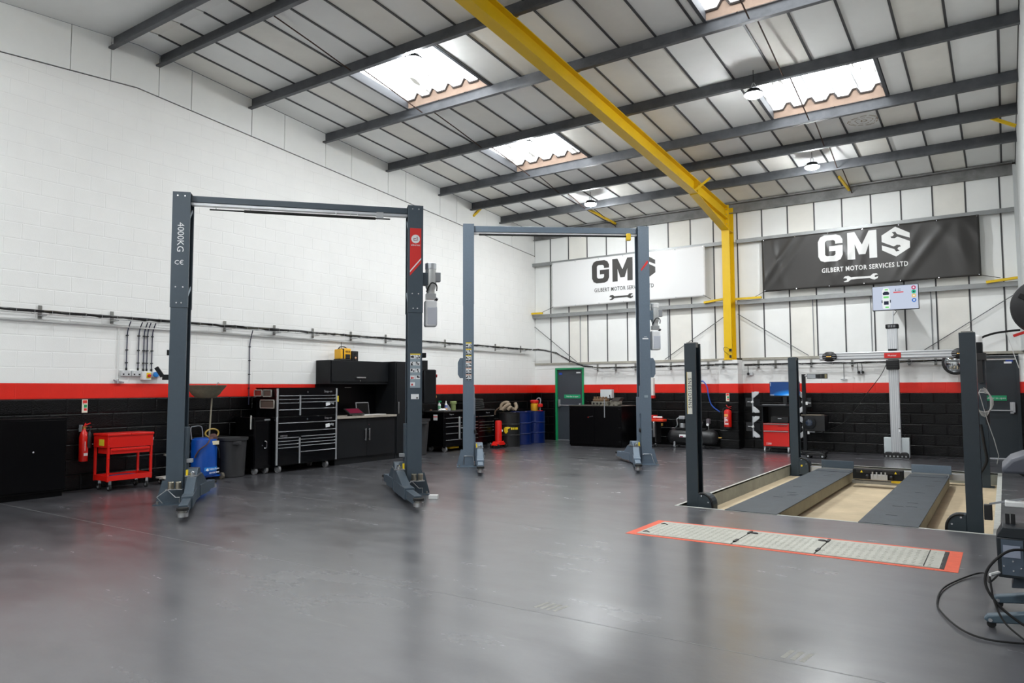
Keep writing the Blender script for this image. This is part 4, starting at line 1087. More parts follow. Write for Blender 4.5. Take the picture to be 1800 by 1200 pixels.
B().lathe([(.05, 1.33), (.15, 1.34), (.22, 1.40), (.245, 1.44), (.255, 1.455), (.31, 1.52), (.325, 1.545), (.318, 1.548), (.29, 1.52), (.20, 1.41), (.10, 1.37)], (.02, .02, 0), 32).obj('funnel', fn, r)
B().tube(spline([(.0, -.3, 1.54), (.02, -.31, 1.585), (.05, -.30, 1.575)], 3), .006, 5).obj('funnel_clip', greyp, r)
B().tube(spline([(.12*cos(a)+.06, -.12, .76+.07*sin(a)) for a in [2*pi*i/10 for i in range(11)]], 3), .013, 6).obj('yellow_hose', M('amber_hose', (170, 140, 60), .5), r)
B().tube(spline([(.02, -.15, .70), (-.08, -.21, .60), (-.19, -.16, .50), (-.21, -.08, .38)]), .012, 6).obj('brown_hose', M('brown_hose', (84, 58, 52), .7), r)
B().tube(spline([(.05, -.16, .68), (.13, -.20, .50), (.17, -.17, .35)]), .009, 6).obj('black_hose', rubber, r)
bb = B()
for k, (x, y, z, s) in enumerate(((.08, -.12, .70, .07), (.02, -.14, .66, .06), (.12, -.10, .67, .055))): bb.sphere((x, y, z), s, 7, (1, .7, .8))
tag(bb.obj('oily_rag', M('brown_rag', (92, 66, 64), .9, var=.3, scale=20), r), None, None, kind='stuff')

# bins
def bin_(label, loc, h, rt, rb):
    r = thing('waste_bin', label, 'bin', loc, 0, 'round black plastic bins')
    pl = M('bin_plastic', (44, 44, 46), .6, var=.1)
    B().lathe([(rb-.01, .0), (rb, .01), (rt-.012, h-.05), (rt+.012, h-.045), (rt+.016, h), (rt+.002, h), (rt-.014, h-.03), (rb-.015, .03)], n=28).obj('tub', pl, r)
    B().box(.5*rt, .95*rt, -rt*.99, -rt*.62, h-.11, h-.055).obj('grip', pl, r, bevel=.008).rotation_euler = (0, 0, .55)
    return r
bin_('round black plastic bin beside the blue oil drainer', (.42, -10.36, 0), .66, .255, .215)
bin_('round black plastic bin between tall black cabinet and second tool chest', (.42, -5.62, 0), .80, .27, .20)

# side locker, roll cabinet, top chest
def castor_big(parent, x, y):
    f = B().box(x-.03, x+.03, y-.03, y+.03, .10, .15).obj('castor', charcoal, parent)
    B().cyl((x-.022, y, .065), (x+.022, y, .065), .065, n=20).obj('wheel', M('grey_castor', (120, 120, 122), .5), f); B().cyl((x-.026, y, .065), (x+.026, y, .065), .032, n=14).obj('wheel_hub', alu, f)
r = thing('side_locker', 'narrow black side locker with chrome handle left of the big tool chest', 'locker', (.64, -10.06, 0), L90)
B().box(0, .34, .02, .56, .10, .985).obj('body', blackgloss, r, bevel=.004); dd = B().box(.01, .335, -.0, .02, .13, .93).obj('door', blackgloss, r, bevel=.004)
B().tube(spline([(.20, -.005, .45), (.22, -.03, .46), (.22, -.03, .56), (.20, -.005, .57)], 3), .008, 6).obj('handle', chrome, dd)
B().cyl((.15, -.01, .50), (.15, .0, .50), .010, n=10).obj('lock', chrome, dd); B().box(.20, .31, -.004, .02, .93, .955).obj('name_badge', alu, dd)
castor_big(r, .28, .08); castor_big(r, .06, .08)
zz = [(-.016+.008*(i % 2), .10, 1.02-.018*i) for i in range(14)]
B().tube(zz, .012, 6).obj('coiled_lead', M('pale_coil', (206, 206, 200), .5), r)
r = thing('roll_cabinet', 'big black roll cabinet with chrome drawer trims on castors', 'tool cabinet', (.76, -9.71, 0), L90)
TW = 1.40
B().box(0, TW, .012, .60, .13, .985).obj('body', blackgloss, r, bevel=.004)
for x in (0, TW-.035): B().box(x, x+.035, -.006, .03, .14, .985).obj('corner_post', alu, r, bevel=.004)
B().box(.50, .53, -.006, .012, .14, .60).obj('divider', alu, r)
B().box(.04, TW-.04, -.002, .012, .89, .98).obj('name_rail', blackgloss, r)
def drawers(parent, x0, x1, tops, bottom):
    zz = list(tops)+[bottom]
    for a, c in zip(zz[:-1], zz[1:]):
        dr = B().box(x0, x1, .0, .012, c+.006, a-.002).obj('drawer', blackgloss, parent, bevel=.002)
        handle_bar(dr, x0+.004, x1-.004, .0, a-.012, .011)
drawers(r, .04, TW-.04, (.885, .735), .635)
drawers(r, .04, .495, (.625, .567, .508, .450), .15)
drawers(r, .535, TW-.04, (.635, .580, .522, .466, .358), .15)
text('brand_text', 'Snap-on', .055, alu, r, (1.18, -.003, .935), thick=.001); B().cyl((.68, -.01, .93), (.68, .0, .93), .016, n=12).obj('lock', chrome, r)
text('model_text', 'HERITAGE', .034, alu, r, (.16, -.003, .648), thick=.001, align='CENTER')
def flag(parent, x, z):
    f = B().prism([(x, z-.035), (x+.10, z-.02), (x+.09, z+.045), (x-.005, z+.03)], -.004, .0, 'xz').obj('flag_badge', print_white, parent, smooth=False)
    B().prism([(x+.09, z-.01), (x+.13, z+.01), (x+.19, z-.015), (x+.20, z+.035), (x+.14, z+.045), (x+.10, z+.03)], -.004, .0, 'xz').obj('flag_wave', greyp, f, smooth=False)
flag(r, 1.12, .79)
for x in (.10, TW-.22): castor_big(r, x, .07)
for x in (.10, TW-.22): castor_big(r, x, .52)
r = thing('top_chest', 'black top chest with chrome drawer trims standing on the roll cabinet', 'tool chest', (.76, -9.71, .985), L90)
B().box(0, TW, .012, .58, .0, .51).obj('body', blackgloss, r, bevel=.004); B().box(-.01, TW+.01, -.008, .59, .505, .52).obj('lid_edge', blackgloss, r)
for x in (0, TW-.035): B().box(x, x+.035, -.006, .03, .0, .515).obj('corner_post', alu, r, bevel=.004)
B().box(.50, .53, -.006, .012, .02, .385).obj('divider', alu, r); B().box(.04, TW-.04, -.002, .012, .395, .50).obj('name_rail', blackgloss, r)
drawers(r, .04, .495, (.385, .320, .256, .135), .02); drawers(r, .535, TW-.04, (.385, .330, .270, .150), .02)
text('brand_text', 'Snap-on', .060, alu, r, (1.17, -.003, .448), thick=.001); B().cyl((.68, -.01, .44), (.68, .0, .44), .016, n=12).obj('lock', chrome, r)
flag(r, 1.12, .21)
B().box(TW, TW+.03, -.004, .03, .25, .36).obj('yellow_tag', print_yel, r)
# magnetic trays on the side of the top chest
for (x0, z0, w2, h2, m, lab) in ((.16, 1.345, .22, .13, M('red_tray', (120, 52, 44), .5), 'small red-lined magnetic tray on the side of the top chest'),
                          (.41, 1.335, .24, .14, M('brown_tray', (96, 84, 76), .5), 'small brown magnetic tray beside the red one on the top chest'),
                          (.335, 1.13, .39, .165, M('brown_tray', (96, 84, 76), .5), 'larger brown magnetic tray below two small ones on the top chest')):
    t = thing('magnetic_tray', lab, 'tray', (x0, -9.728, z0), 0, 'magnetic trays on the top chest side')
    B().box(.004, w2-.004, .0, .012, .004, h2-.004).obj('tray_base', m, t, bevel=.004)
    B().tube([(.012, -.012, .012), (w2-.012, -.012, .012), (w2-.004, -.012, .03), (w2-.004, -.012, h2-.03), (w2-.012, -.012, h2-.012), (.012, -.012, h2-.012), (.004, -.012, h2-.03), (.004, -.012, .03)], .010, 6, True).obj('tray_rim', M('worn_steel', (170, 168, 162), .4, metal=.6), t)
    B().box(w2/2-.03, w2/2+.03, .010, .017, h2/2-.03, h2/2+.03).obj('magnet', blackp, t)

# workbench unit
bench_top = M('worn_wood_worktop', (166, 158, 146), .55, var=.2, scale=12)
r = thing('bench_cabinet', 'black double-door base cabinet with steel bar handles', 'cabinet', (.65, -8.24, 0), L90)
BW = 1.66
B().box(0, BW, .02, .63, .10, .895).obj('body', charcoal, r, bevel=.003); B().box(.01, BW, .03, .60, 0, .10).obj('plinth', charcoal, r)
for k in (0, 1):
    x0 = .05+k*.78; d = B().box(x0, x0+.775, .0, .02, .13, .875).obj('door', charcoal, r, bevel=.003)
    hx = .05+.725 if k == 0 else .05+.83
    B().box(hx-.012, hx+.012, -.035, -.022, .44, .68).obj('handle', steel, d, bevel=.004); B().box(hx-.008, hx+.008, -.022, 0, .45, .47).obj('handle_post', steel, d); B().box(hx-.008, hx+.008, -.022, 0, .65, .67).obj('handle_post', steel, d)
    if k: B().cyl((hx+.0, -.008, .755), (hx+.0, .002, .755), .012, n=10).obj('lock', chrome, d)
o = B().box(-8.30, -6.58, -.69, -.02, .895, .935).obj('worktop', bench_top, loc=(0, 0, 0), rot=(0, 0, L90), bevel=.004); o.rotation_euler = (0, 0, L90)
o.data.transform(Matrix.Identity(4)); tag(o, 'worn pale wooden worktop on the black base cabinet', 'worktop')
r = thing('bench_back_panel', 'tall black back panel between worktop and wall cabinet', 'panel', (.03, -8.22, 0), L90)
B().box(0, 1.64, -.02, .015, .935, 1.575).obj('panel', blackm, r)
B().box(.75, .93, -.024, -.02, 1.50, 1.515).obj('small_badge', zinc, r)
r = thing('wall_cabinet', 'black flap-door wall cabinet carrying the yellow radio', 'cabinet', (.45, -8.20, 1.575), L90)
B().box(0, 1.62, .02, .44, .0, .475).obj('body', charcoal, r, bevel=.004); d = B().box(.02, 1.60, .0, .02, .05, .465).obj('flap_door', charcoal, r, bevel=.003)
B().box(.66, .92, -.03, -.018, .12, .145).obj('handle', steel, d, bevel=.004); B().box(.67, .69, -.018, 0, .125, .14).obj('handle_post', steel, d); B().box(.89, .91, -.018, 0, .125, .14).obj('handle_post', steel, d)
B().cyl((.78, -.008, .07), (.78, .002, .07), .010, n=8).obj('lock', chrome, d)
r = thing('tall_cabinet', 'tall black cabinet at the end of the workbench beside the dark lift post', 'cabinet', (.65, -6.575, 0), L90)
B().box(0, .62, .02, .63, .08, 2.06).obj('body', charcoal, r, bevel=.004); B().box(.01, .61, .03, .62, 0, .08).obj('plinth', charcoal, r)
d = B().box(.03, .60, .0, .02, .11, 2.03).obj('door', charcoal, r, bevel=.003); B().box(.06, .08, -.03, -.018, .95, 1.2).obj('handle', steel, d, bevel=.004)
# laptop and tablet on the worktop
r = thing('laptop', 'open laptop with white keyboard deck on the wooden worktop', 'laptop', (.48, -7.45, .938), L90)
B().box(.0, .62, -.14, .10, 0, .018).obj('base', M('white_laptop', (206, 204, 200), .4), r, bevel=.004)
s = B().box(.02, .38, .10, .115, .015, .285).obj('screen_frame', M('grey_laptop_lid', (130, 130, 132), .4), r, bevel=.005); s.rotation_euler = (-.16, 0, 0)
B().box(.04, .36, .095, .10, .035, .265).obj('screen', M('dark_screen', (8, 8, 10), .3, spec=.15), s)
B().box(.03, .34, -.10, .08, .018, .021).obj('keyboard', greyp, r)
r = thing('tablet', 'tilted tablet with dark red screen on the worktop beside the laptop', 'tablet', (.50, -7.85, .938), L90)
b_ = B().box(.0, .40, -.012, .012, 0, .22).obj('case', blackp, r, bevel=.006); b_.rotation_euler = (-1.05, 0, 0); b_.location = (0, -.12, .03)
B().box(.03, .37, -.016, -.012, .025, .195).obj('screen', M('maroon_screen', (110, 26, 50), .3), b_)
B().bar((.2, .10, .0), (.2, .06, .14), .12, .015).obj('stand', blackp, r)
# radio and speaker on the wall cabinet
r = thing('jobsite_radio', 'yellow and black jobsite radio with aerial on the wall cabinet', 'radio', (.38, -7.90, 2.05), L90)
yr = M('radio_yellow', (240, 178, 30), .4)
B().box(.0, .30, -.01, .20, .0, .035).obj('base', blackp, r, bevel=.01); B().box(.01, .075, .0, .19, .03, .23).obj('side_pod', yr, r, bevel=.015); B().box(.10, .29, -.005, .19, .03, .25).obj('body', yr, r, bevel=.02)
B().box(.13, .26, -.015, .0, .035, .13).obj('display', blackp, r, bevel=.008); B().box(.075, .10, .0, .18, .03, .24).obj('grip', blackp, r)
for k in range(3): B().box(.135+k*.045, .165+k*.045, -.010, .0, .165, .20).obj('speaker_slot', M('amber_dark', (120, 84, 10), .5), r)
B().tube(spline([(.04, .10, .23), (.08, .10, .275), (.20, .10, .28), (.28, .10, .24)], 4), .012, 6).obj('carry_handle', blackp, r); B().cyl((.16, .15, .24), (.16, .15, .38), .006, n=6).obj('aerial', blackp, r)
r = thing('small_speaker', 'small black speaker with copper cone beside the yellow radio', 'speaker', (.36, -7.56, 2.05), L90)
B().box(.0, .17, .0, .17, 0, .205).obj('cabinet', blackp, r, bevel=.008); B().lathe([(.05, 0), (.05, .008), (.042, .008)], (.09, 0, .065), 18, 'y').obj('woofer_ring', rubber, r)
B().lathe([(.03, 0), (.022, .006), (.005, .008)], (.09, -.004, .065), 14, 'y').obj('copper_cone', M('copper', (196, 150, 120), .4, metal=.5), r); B().lathe([(.028, 0), (.028, .008)], (.09, 0, .145), 14, 'y').obj('tweeter', rubber, r)

# second tool chest
r = thing('wide_tool_chest', 'wide low black tool chest with chrome drawer trims under clutter', 'tool chest', (.62, -4.93, 0), L90)
CW = 2.0
B().box(0, CW, .012, .58, .13, .93).obj('body', blackgloss, r, bevel=.004); B().box(-.01, CW+.01, -.01, .59, .93, .955).obj('top', M('dark_worktop', (46, 46, 46), .5), r)
for x in (.66, 1.30): B().box(x, x+.03, -.004, .012, .14, .80).obj('divider', blackgloss, r)
drawers(r, .05, .655, (.80, .68, .60, .44, .29), .15); drawers(r, .70, 1.295, (.80, .68, .60, .53, .38, .29), .15); drawers(r, 1.34, CW-.04, (.80, .66, .58, .52, .44, .30), .15)
text('brand_text', 'Snap-on', .05, alu, r, (.28, -.0, .875), thick=.001); text('brand_text', 'Snap-on', .05, alu, r, (1.72, -.0, .875), thick=.001)
B().box(-.004, .0, .2, .32, .74, .87).obj('side_label', print_white, r); B().box(-.006, -.004, .2, .32, .81, .83).obj('side_label_stripe', print_red, r)
for x in (.12, CW-.12): castor_big(r, x, .08)
for x in (.12, CW-.12): castor_big(r, x, .50)
B().box(.45, .80, .2, .3, .05, .09).obj('yellow_bar', yellow_rail, r)
# clutter on it
r = thing('spray_bottle', 'white spray bottle with green label on the wide tool chest', 'bottle', (.25, -4.66, .955))
B().lathe([(.03, 0), (.036, .01), (.036, .14), (.016, .18), (.014, .20)], n=14).obj('bottle', whitep, r); B().cyl((0, 0, .04), (0, 0, .12), .0365, n=14).obj('label_band', print_green, r); B().box(-.015, .05, -.014, .014, .20, .235).obj('trigger_head', print_green, r)
r = thing('oil_bottle', 'slim bottle with blue and orange label on the wide tool chest', 'bottle', (.34, -4.52, .955))
B().lathe([(.028, 0), (.032, .01), (.032, .15), (.012, .19), (.012, .23)], n=14).obj('bottle', whitep, r); B().cyl((0, 0, .02), (0, 0, .06), .0325, n=14).obj('orange_band', M('orange_band', (220, 150, 70), .5), r); B().cyl((0, 0, .07), (0, 0, .13), .0325, n=14).obj('blue_band', print_blue, r)
r = thing('green_canister', 'olive green canister with wide lid on the wide tool chest', 'canister', (.32, -4.22, .955))
gr = M('olive_canister', (136, 150, 96), .5)
B().lathe([(.055, 0), (.06, .01), (.06, .13), (.066, .14)], n=18).obj('body', gr, r); B().lathe([(.078, .15), (.08, .155), (.08, .205), (.07, .215)], n=18).obj('lid', gr, r); B().lathe([(.06, .13), (.06, .155)], n=18).obj('neck', gr, r)
r = thing('paper_wipe', 'crumpled white paper wipe on the wide tool chest', 'wipe', (.42, -4.74, .957))
bb = B(); rng = random.Random(9); bb.sphere((0, 0, .022), .09, 9, (.8, 1, .3)); bb.v = [(x*(1+rng.uniform(-.2, .2)), y*(1+rng.uniform(-.2, .2)), max(0, z*(1+rng.uniform(-.3, .4)))) for x, y, z in bb.v]
bb.obj('paper', whitep, r, smooth=False)
r = thing('loose_bag', 'grey plastic bag slumped on the wide tool chest', 'bag', (.26, -4.38, .955))
bb = B(); bb.lathe([(.10, 0), (.09, .03), (.05, .09), (.02, .14)], n=12); bb.v = [(x*(1+rng.uniform(-.15, .15)), y*(1+rng.uniform(-.15, .15)), z) for x, y, z in bb.v]; bb.obj('bag', M('grey_bag', (112, 114, 120), .5), r, smooth=False)
r = thing('hand_tool', 'small brown-handled tool lying on the wide tool chest', 'tool', (.16, -4.80, .956))
B().bar((0, -.08, .015), (-.06, .02, .015), .025, .025).obj('handle', M('brown_handle', (120, 84, 60), .6), r); B().bar((-.06, .02, .015), (-.10, .10, .012), .012, .012).obj('blade', steel, r)
r = thing('coiled_hose', 'black coiled hose and belt heaped on the wide tool chest', 'hose', (.30, -3.32, .965))
for k in range(5):
    B().tube([((.20-.008*k)*cos(a)*.75, (.30-.012*k)*sin(a), .03+.048*k+.012*sin(2*a+k)) for a in [2*pi*i/22 for i in range(22)]], .028, 7, True).obj('coil', rubber, r)
B().tube(spline([(.0, -.30, .22), (.05, -.38, .18), (.08, -.42, .10)], 4), .008, 5).obj('loose_end', greyp, r)
# red upright trolley jack
r = thing('upright_jack', 'upright red transmission jack on small black wheels by the drums', 'jack', (.88, -3.12, 0), L90)
B().lathe([(.085, .10), (.085, .63), (.075, .67), (.03, .68)], n=18).obj('cylinder', redm, r); B().prism([(-.20, .07), (.20, .07), (.09, .16), (-.09, .16)], -.10, .10, 'xz').obj('base', redm, r, bevel=.006)
B().box(.03, .06, -.088, -.08, .40, .45).obj('white_sticker', print_white, r)
for x in (-.16, .16):
    for y in (-.09, .10): B().cyl((x-.02, y, .05), (x+.02, y, .05), .05, n=14).obj('wheel', rubber, r)
B().bar((.12, .0, .10), (.19, -.02, .16), .02, .02).obj('pedal', redm, r)
# drums
def drum(label, loc, mat, cap=True):
    r = thing('oil_drum', label, 'drum', loc, 0, 'steel oil drums in the corner')
    R_, H_ = .275, .86
    B().lathe([(R_-.01, 0), (R_+.004, .006), (R_+.004, .016), (R_-.004, .02), (R_-.004, .275), (R_+.012, .29), (R_-.004, .305), (R_-.004, .55), (R_+.012, .565), (R_-.004, .58), (R_-.004, H_-.02), (R_+.004, H_-.015), (R_+.004, H_), (R_-.01, H_), (R_-.012, H_-.012), (.02, H_-.012)], n=36).obj('barrel', mat, r)
    B().cyl((.10, .10, H_-.013), (.10, .10, H_+.005), .03, n=12).obj('bung', steel, r)
    return r
dblue = M('blue_drum_paint', (3, 30, 92), .32, coat=.2, var=.08, scale=4)
dr1 = drum('black oil drum with yellow logo and beige hoses on top', (.80, -2.52, 0), M('black_drum_paint', (26, 27, 28), .35))
drum('blue oil drum with bare top next to the black drum', (.70, -1.83, 0), dblue)
drum('blue oil drum in the corner with the red and yellow pump on top', (.74, -1.20, 0), dblue)
# logo wrapped on the drum: panther-like blot and lettering
def on_drum(poly, name, mat, parent, R_=.283, z=.43, a0=-62):
    poly = [(a*1.3, c*1.3) for a, c in poly]
    bb = B(); vv = [(R_*cos(radians(a0)+x/R_), R_*sin(radians(a0)+x/R_), z+zz) for x, zz in poly]
    bb.add(vv, [tuple(range(len(vv)))]); return bb.obj(name, mat, parent, smooth=False)
hd = on_drum([(-.09, .02), (-.06, .055), (.0, .06), (.05, .05), (.03, .03), (-.0, .02), (-.01, -.01), (.0, -.03), (-.03, -.07), (-.06, -.07), (-.085, -.03)], 'logo_head', print_yel, dr1)
for x in (.055, .10, .145, .18): on_drum([(x, .0), (x+.03, .0), (x+.03, .045), (x, .045)], 'logo_letter', print_yel, dr1)
# beige bent hoses on the black drum
r = thing('exhaust_hoses', 'beige bent rubber hoses heaped on the black drum', 'hoses', (.80, -2.52, .90))
bg_ = M('beige_rubber', (150, 134, 114), .7, var=.15, scale=10)
for pts in ([(-.20, -.10, .02), (-.18, -.08, .16), (-.08, -.04, .22), (.0, -.02, .20)], [(-.12, -.15, .02), (-.05, -.1, .12), (.0, .0, .17), (-.08, .08, .1)], [(.02, -.1, .03), (.08, -.06, .10), (.05, .02, .05)], [(.20, -.05, .02), (.22, 0, .10), (.16, .04, .20)], [(-.22, .05, .03), (-.1, .12, .06), (.05, .14, .04)]):
    B().tube(spline(pts, 4), .042, 8).obj('hose', bg_, r)
B().tube(spline([(-.2, -.12, .1), (-.31, -.18, .0), (-.33, -.18, -.10)], 4), .02, 6).obj('short_hose', M('brown_pipe', (96, 78, 64), .6), r)
# pump on the blue drum
r = thing('drum_pump', 'red and yellow drum pump with pale hose standing on the blue drum', 'pump', (.77, -1.26, .866))
B().lathe([(.10, 0), (.105, .01), (.105, .19), (.09, .20)], n=20).obj('reservoir', M('amber_reservoir', (220, 164, 40), .35), r); B().lathe([(.08, .20), (.115, .225), (.12, .27), (.10, .29), (.03, .295)], n=20).obj('funnel_head', redp, r)
B().lathe([(.02, -.05), (.07, -.04), (.075, .0), (.07, .04), (.02, .05)], (.19, -.02, .15), 16).obj('pump_head', redp, r); B().cyl((.19, -.02, 0), (.19, -.02, .12), .018, n=10).obj('pump_stem', greyp, r)
B().tube(spline([(.06, 0, .29), (.11, 0, .34), (.17, 0, .34), (.20, -.01, .28), (.19, -.02, .19)]), .016, 7).obj('hose', greyp, r); B().box(.14, .24, -.07, .03, 0, .015).obj('foot', redp, r)

# black corner cabinet with engine parts
r = thing('black_bench_cabinet', 'large plain black cabinet near the green-framed door topped with engine parts', 'cabinet', (2.04, -1.6, 0))
B().box(0, 1.48, .02, .92, .03, 1.02).obj('body', blackm, r, bevel=.004); B().box(-.01, 1.49, .0, .93, 1.02, 1.035).obj('top_sheet', M('dirty_steel_top', (84, 82, 76), .5, metal=.3, var=.3), r)
B().box(.02, 1.46, .03, .9, 0, .03).obj('plinth', blackm, r)
for x0, x1 in ((.02, .72), (.73, 1.46)): B().box(x0, x1, .0, .02, .06, 1.0).obj('door', blackm, r, bevel=.003)
B().cyl((.56, -.01, .74), (.56, .0, .74), .012, n=8).obj('knob', redp, r); B().bar((.58, -.006, .75), (.70, -.006, .765), .01, .02).obj('chrome_badge', chrome, r)
for zz in (.15, .50, .95): B().box(1.40, 1.47, -.006, .0, zz-.012, zz+.012).obj('hinge', charcoal, r)
for zz in (.15, .50, .95): B().box(.005, .035, -.006, .0, zz-.012, zz+.012).obj('hinge', charcoal, r)
r = thing('cylinder_head', 'rusty brown engine cylinder head on the black corner cabinet', 'engine part', (2.62, -1.36, 1.035))
rust = M('rusty_casting', (118, 92, 66), .75, var=.5, scale=25, bump=.4, bscale=60); castm = M('grey_casting', (132, 128, 116), .6, metal=.3, var=.4, scale=20)
B().box(0, .44, -.10, .12, .0, .10).obj('block', castm, r, bevel=.01); B().box(.03, .42, -.09, .10, .10, .17).obj('cam_cover', rust, r, bevel=.02)
for k in range(5): B().lathe([(.03, 0), (.032, .05), (.02, .06)], (.06+k*.08, -.02, .165), 10).obj('cam_cap', rust, r)
for k in range(4): B().lathe([(.026, 0), (.026, .012)], (.07+k*.10, -.10, .05), 10, 'y').obj('port', rubber, r)
r = thing('gearbox_casting', 'grey alloy gearbox casting beside the cylinder head', 'engine part', (3.12, -1.32, 1.035))
B().lathe([(.10, 0), (.13, .03), (.13, .10), (.09, .17), (.05, .19)], (.14, .02, 0), 18).obj('bell_housing', castm, r); B().box(.0, .16, -.09, .05, 0, .14).obj('case', castm, r, bevel=.02); B().bar((.0, -.05, .10), (-.02, -.06, .27), .02, .02).obj('lever', charcoal, r)
B().prism([(.05, .12), (.26, .12), (.32, .20), (.12, .20)], -.12, .10, 'xz').obj('cover_plate', M('dark_casting', (72, 66, 62), .6, var=.3), r)
r = thing('loose_parts', 'small metal brackets scattered along the front edge of the corner cabinet', 'parts', (2.9, -1.53, 1.035)); 
for k in range(5): B().box(-.10+k*.13, -.02+k*.13+.02*(k % 2), -.03, .02, 0, .02+.01*(k % 3)).obj('bracket', castm, r, bevel=.004)
r = thing('hanging_strap', 'thin pale strap hanging down the front of the corner cabinet', 'strap', (3.07, -1.615, .74)); B().box(-.012, .012, -.004, .0, 0, .46).obj('strap', greyp, r); B().box(-.012, .012, -.004, .08, .30, .306).obj('strap_end', greyp, r)
# parts washer (red tray on black stand)
r = thing('parts_washer', 'black parts trolley with red tray beside the air compressor', 'trolley', (3.74, -.95, 0))
B().box(0, .34, .0, .40, .12, .70).obj('body', blackm, r, bevel=.006); B().box(-.02, .44, -.04, .42, .70, .735).obj('red_tray', redp, r, bevel=.006); B().box(.0, .34, -.02, .30, .735, .79).obj('red_case', redp, r, bevel=.01)
B().box(.25, .62, -.05, .20, .64, .70).obj('red_shelf', M('orange_red_tray', (226, 60, 30), .4), r, bevel=.01); B().cyl((.30, .02, .745), (.56, .06, .745), .022, n=8).obj('white_gun', whitep, r)
B().cyl((.05, -.03, .36), (.05, -.03, .64), .035, n=12).obj('white_canister', whitep, r); B().box(.57, .61, -.04, .0, .54, .61).obj('yellow_tag', M('brass', (190, 150, 80)), r)
B().box(.0, .16, .02, .30, .0, .12).obj('grey_block', greyp, r); castor(r, .28, .04, .05, .13); castor(r, .38, .06, .045, .13); B().box(.36, .40, .04, .36, .10, .66).obj('stand_leg', blackp, r)

# air compressor
r = thing('air_compressor', 'black horizontal air compressor tank with pump on top', 'air compressor', (4.34, -.62, 0))
tkm = M('satin_black_tank', (26, 27, 29), .36)
tk = B().lathe([(.02, 0), (.09, .02), (.15, .06), (.185, .13), (.19, .16), (.19, 1.12), (.185, 1.15), (.15, 1.22), (.09, 1.26), (.02, 1.28)], (0, 0, .27), 28, 'x').obj('tank', tkm, r)
B().box(.22, 1.00, -.10, .10, .455, .49).obj('deck', blackp, r)
pm = B().lathe([(.07, 0), (.07, .10), (.06, .11)], (.38, 0, .49), 16).obj('crankcase', alu, r); B().box(.32, .44, -.05, .05, .60, .70).obj('cylinder', charcoal, pm); B().box(.31, .46, -.06, .06, .70, .78).obj('pump_head', alu, pm, bevel=.01)
for k in range(4): B().box(.315, .445, -.055, .055, .61+k*.022, .618+k*.022).obj('cooling_fin', charcoal, pm)
B().tube(spline([(.33, -.05, .74), (.26, -.06, .70), (.27, -.06, .56), (.20, -.03, .48)]), .012, 6).obj('pipe', alu, pm)
B().lathe([(.05, 0), (.09, .02), (.09, .26), (.06, .30)], (.62, .0, .58), 18, 'x').obj('motor', blackp, r); B().lathe([(.04, 0), (.105, .0), (.105, .02)], (.60, 0, .60), 18, 'x').obj('belt_guard', charcoal, r); B().box(.64, .70, -.10, -.085, .55, .66).obj('yellow_label', print_yel, r)
B().box(1.00, 1.08, -.05, .05, .60, .72).obj('pressure_switch', M('grey_mauve', (96, 90, 96), .5), r, bevel=.008); B().lathe([(.032, 0), (.032, .02)], (1.04, -.05, .58), 16, 'y').obj('gauge', whitep, r); B().cyl((1.04, 0, .46), (1.04, 0, .60), .012, n=8).obj('riser', chrome, r)
B().tube([(.0+.1, 0, .47), (.2, 0, .475)], .012, 6).obj('valve_stem', chrome, r)
bd = B().box(.36, .60, -.195, -.14, .26, .33).obj('badge', print_white, tk, bevel=.01); B().box(.38, .46, -.197, -.195, .265, .295).obj('badge_mark', M('plum_print', (150, 60, 90)), bd)
for x in (.22, .88):
    for y in (-.13, .13):
        lg = B().box(x-.02, x+.02, y-.02, y+.02, .08, .16).obj('foot', alu, r); B().cyl((x-.015, y, .045), (x+.015, y, .045), .045, n=14).obj('wheel', greyp, lg)
B().cyl((1.28, 0, .27), (1.36, 0, .27), .012, n=8).obj('drain_valve', M('brass', (190, 150, 80)), r)

# ================================================================== WHEEL ALIGNMENT EQUIPMENT
r = thing('alignment_trolley', 'red-fronted alignment computer trolley with printer and blue screen', 'trolley', (6.77, -.92, 0))
B().box(-.03, .60, .02, .50, .10, .14).obj('base', blackp, r)
for x in (-.03, .575): B().box(x, x+.025, .0, .50, .12, 1.04).obj('side_panel', charcoal, r)
B().box(-.01, .575, .46, .50, .14, 1.04).obj('back_panel', blackp, r); B().box(-.01, .58, .015, .48, .13, .66).obj('carcass', blackp, r)
d = B().box(.0, .565, -.012, .012, .505, .665).obj('drawer', redm, r, bevel=.004); handle_bar(d, .01, .55, -.012, .645, .014, steel, 'drawer_grip')
text('model_text', 'WHEEL SERVICE', .028, print_dark, d, (.42, -.014, .60), thick=.0008)
d = B().box(.0, .565, -.012, .012, .145, .50).obj('drawer', redm, r, bevel=.004); handle_bar(d, .01, .55, -.012, .480, .014, steel, 'drawer_grip'); text('number_text', '2200', .06, print_white, d, (.12, -.014, .20), thick=.0008)
B().box(-.06, .63, -.06, .40, 1.04, 1.075).obj('keyboard_shelf', charcoal, r, bevel=.006); B().box(.0, .52, -.055, .03, 1.075, 1.09).obj('keyboard', greyp, r)
for x in (.02, .54):
    for y in (.03, .44): castor(r, x, y, .05, .13, M('clear_castor', (170, 172, 174), .4))
r = thing('printer', 'black desktop printer inside the alignment trolley', 'printer', (6.92, -.86, .662))
B().box(0, .40, .0, .34, 0, .15).obj('body', blackp, r, bevel=.012); B().box(.02, .38, -.06, .02, .01, .03).obj('paper_tray', charcoal, r); B().box(.16, .24, -.004, .0, .10, .115).obj('badge', alu, r)
screen_m = bpy.data.materials.new('blue_desktop_screen'); screen_m.use_nodes = True
nt = screen_m.node_tree; b0 = nt.nodes['Principled BSDF']; b0.inputs['Roughness'].default_value = .25; b0.inputs['Base Color'].default_value = (.005, .01, .02, 1)
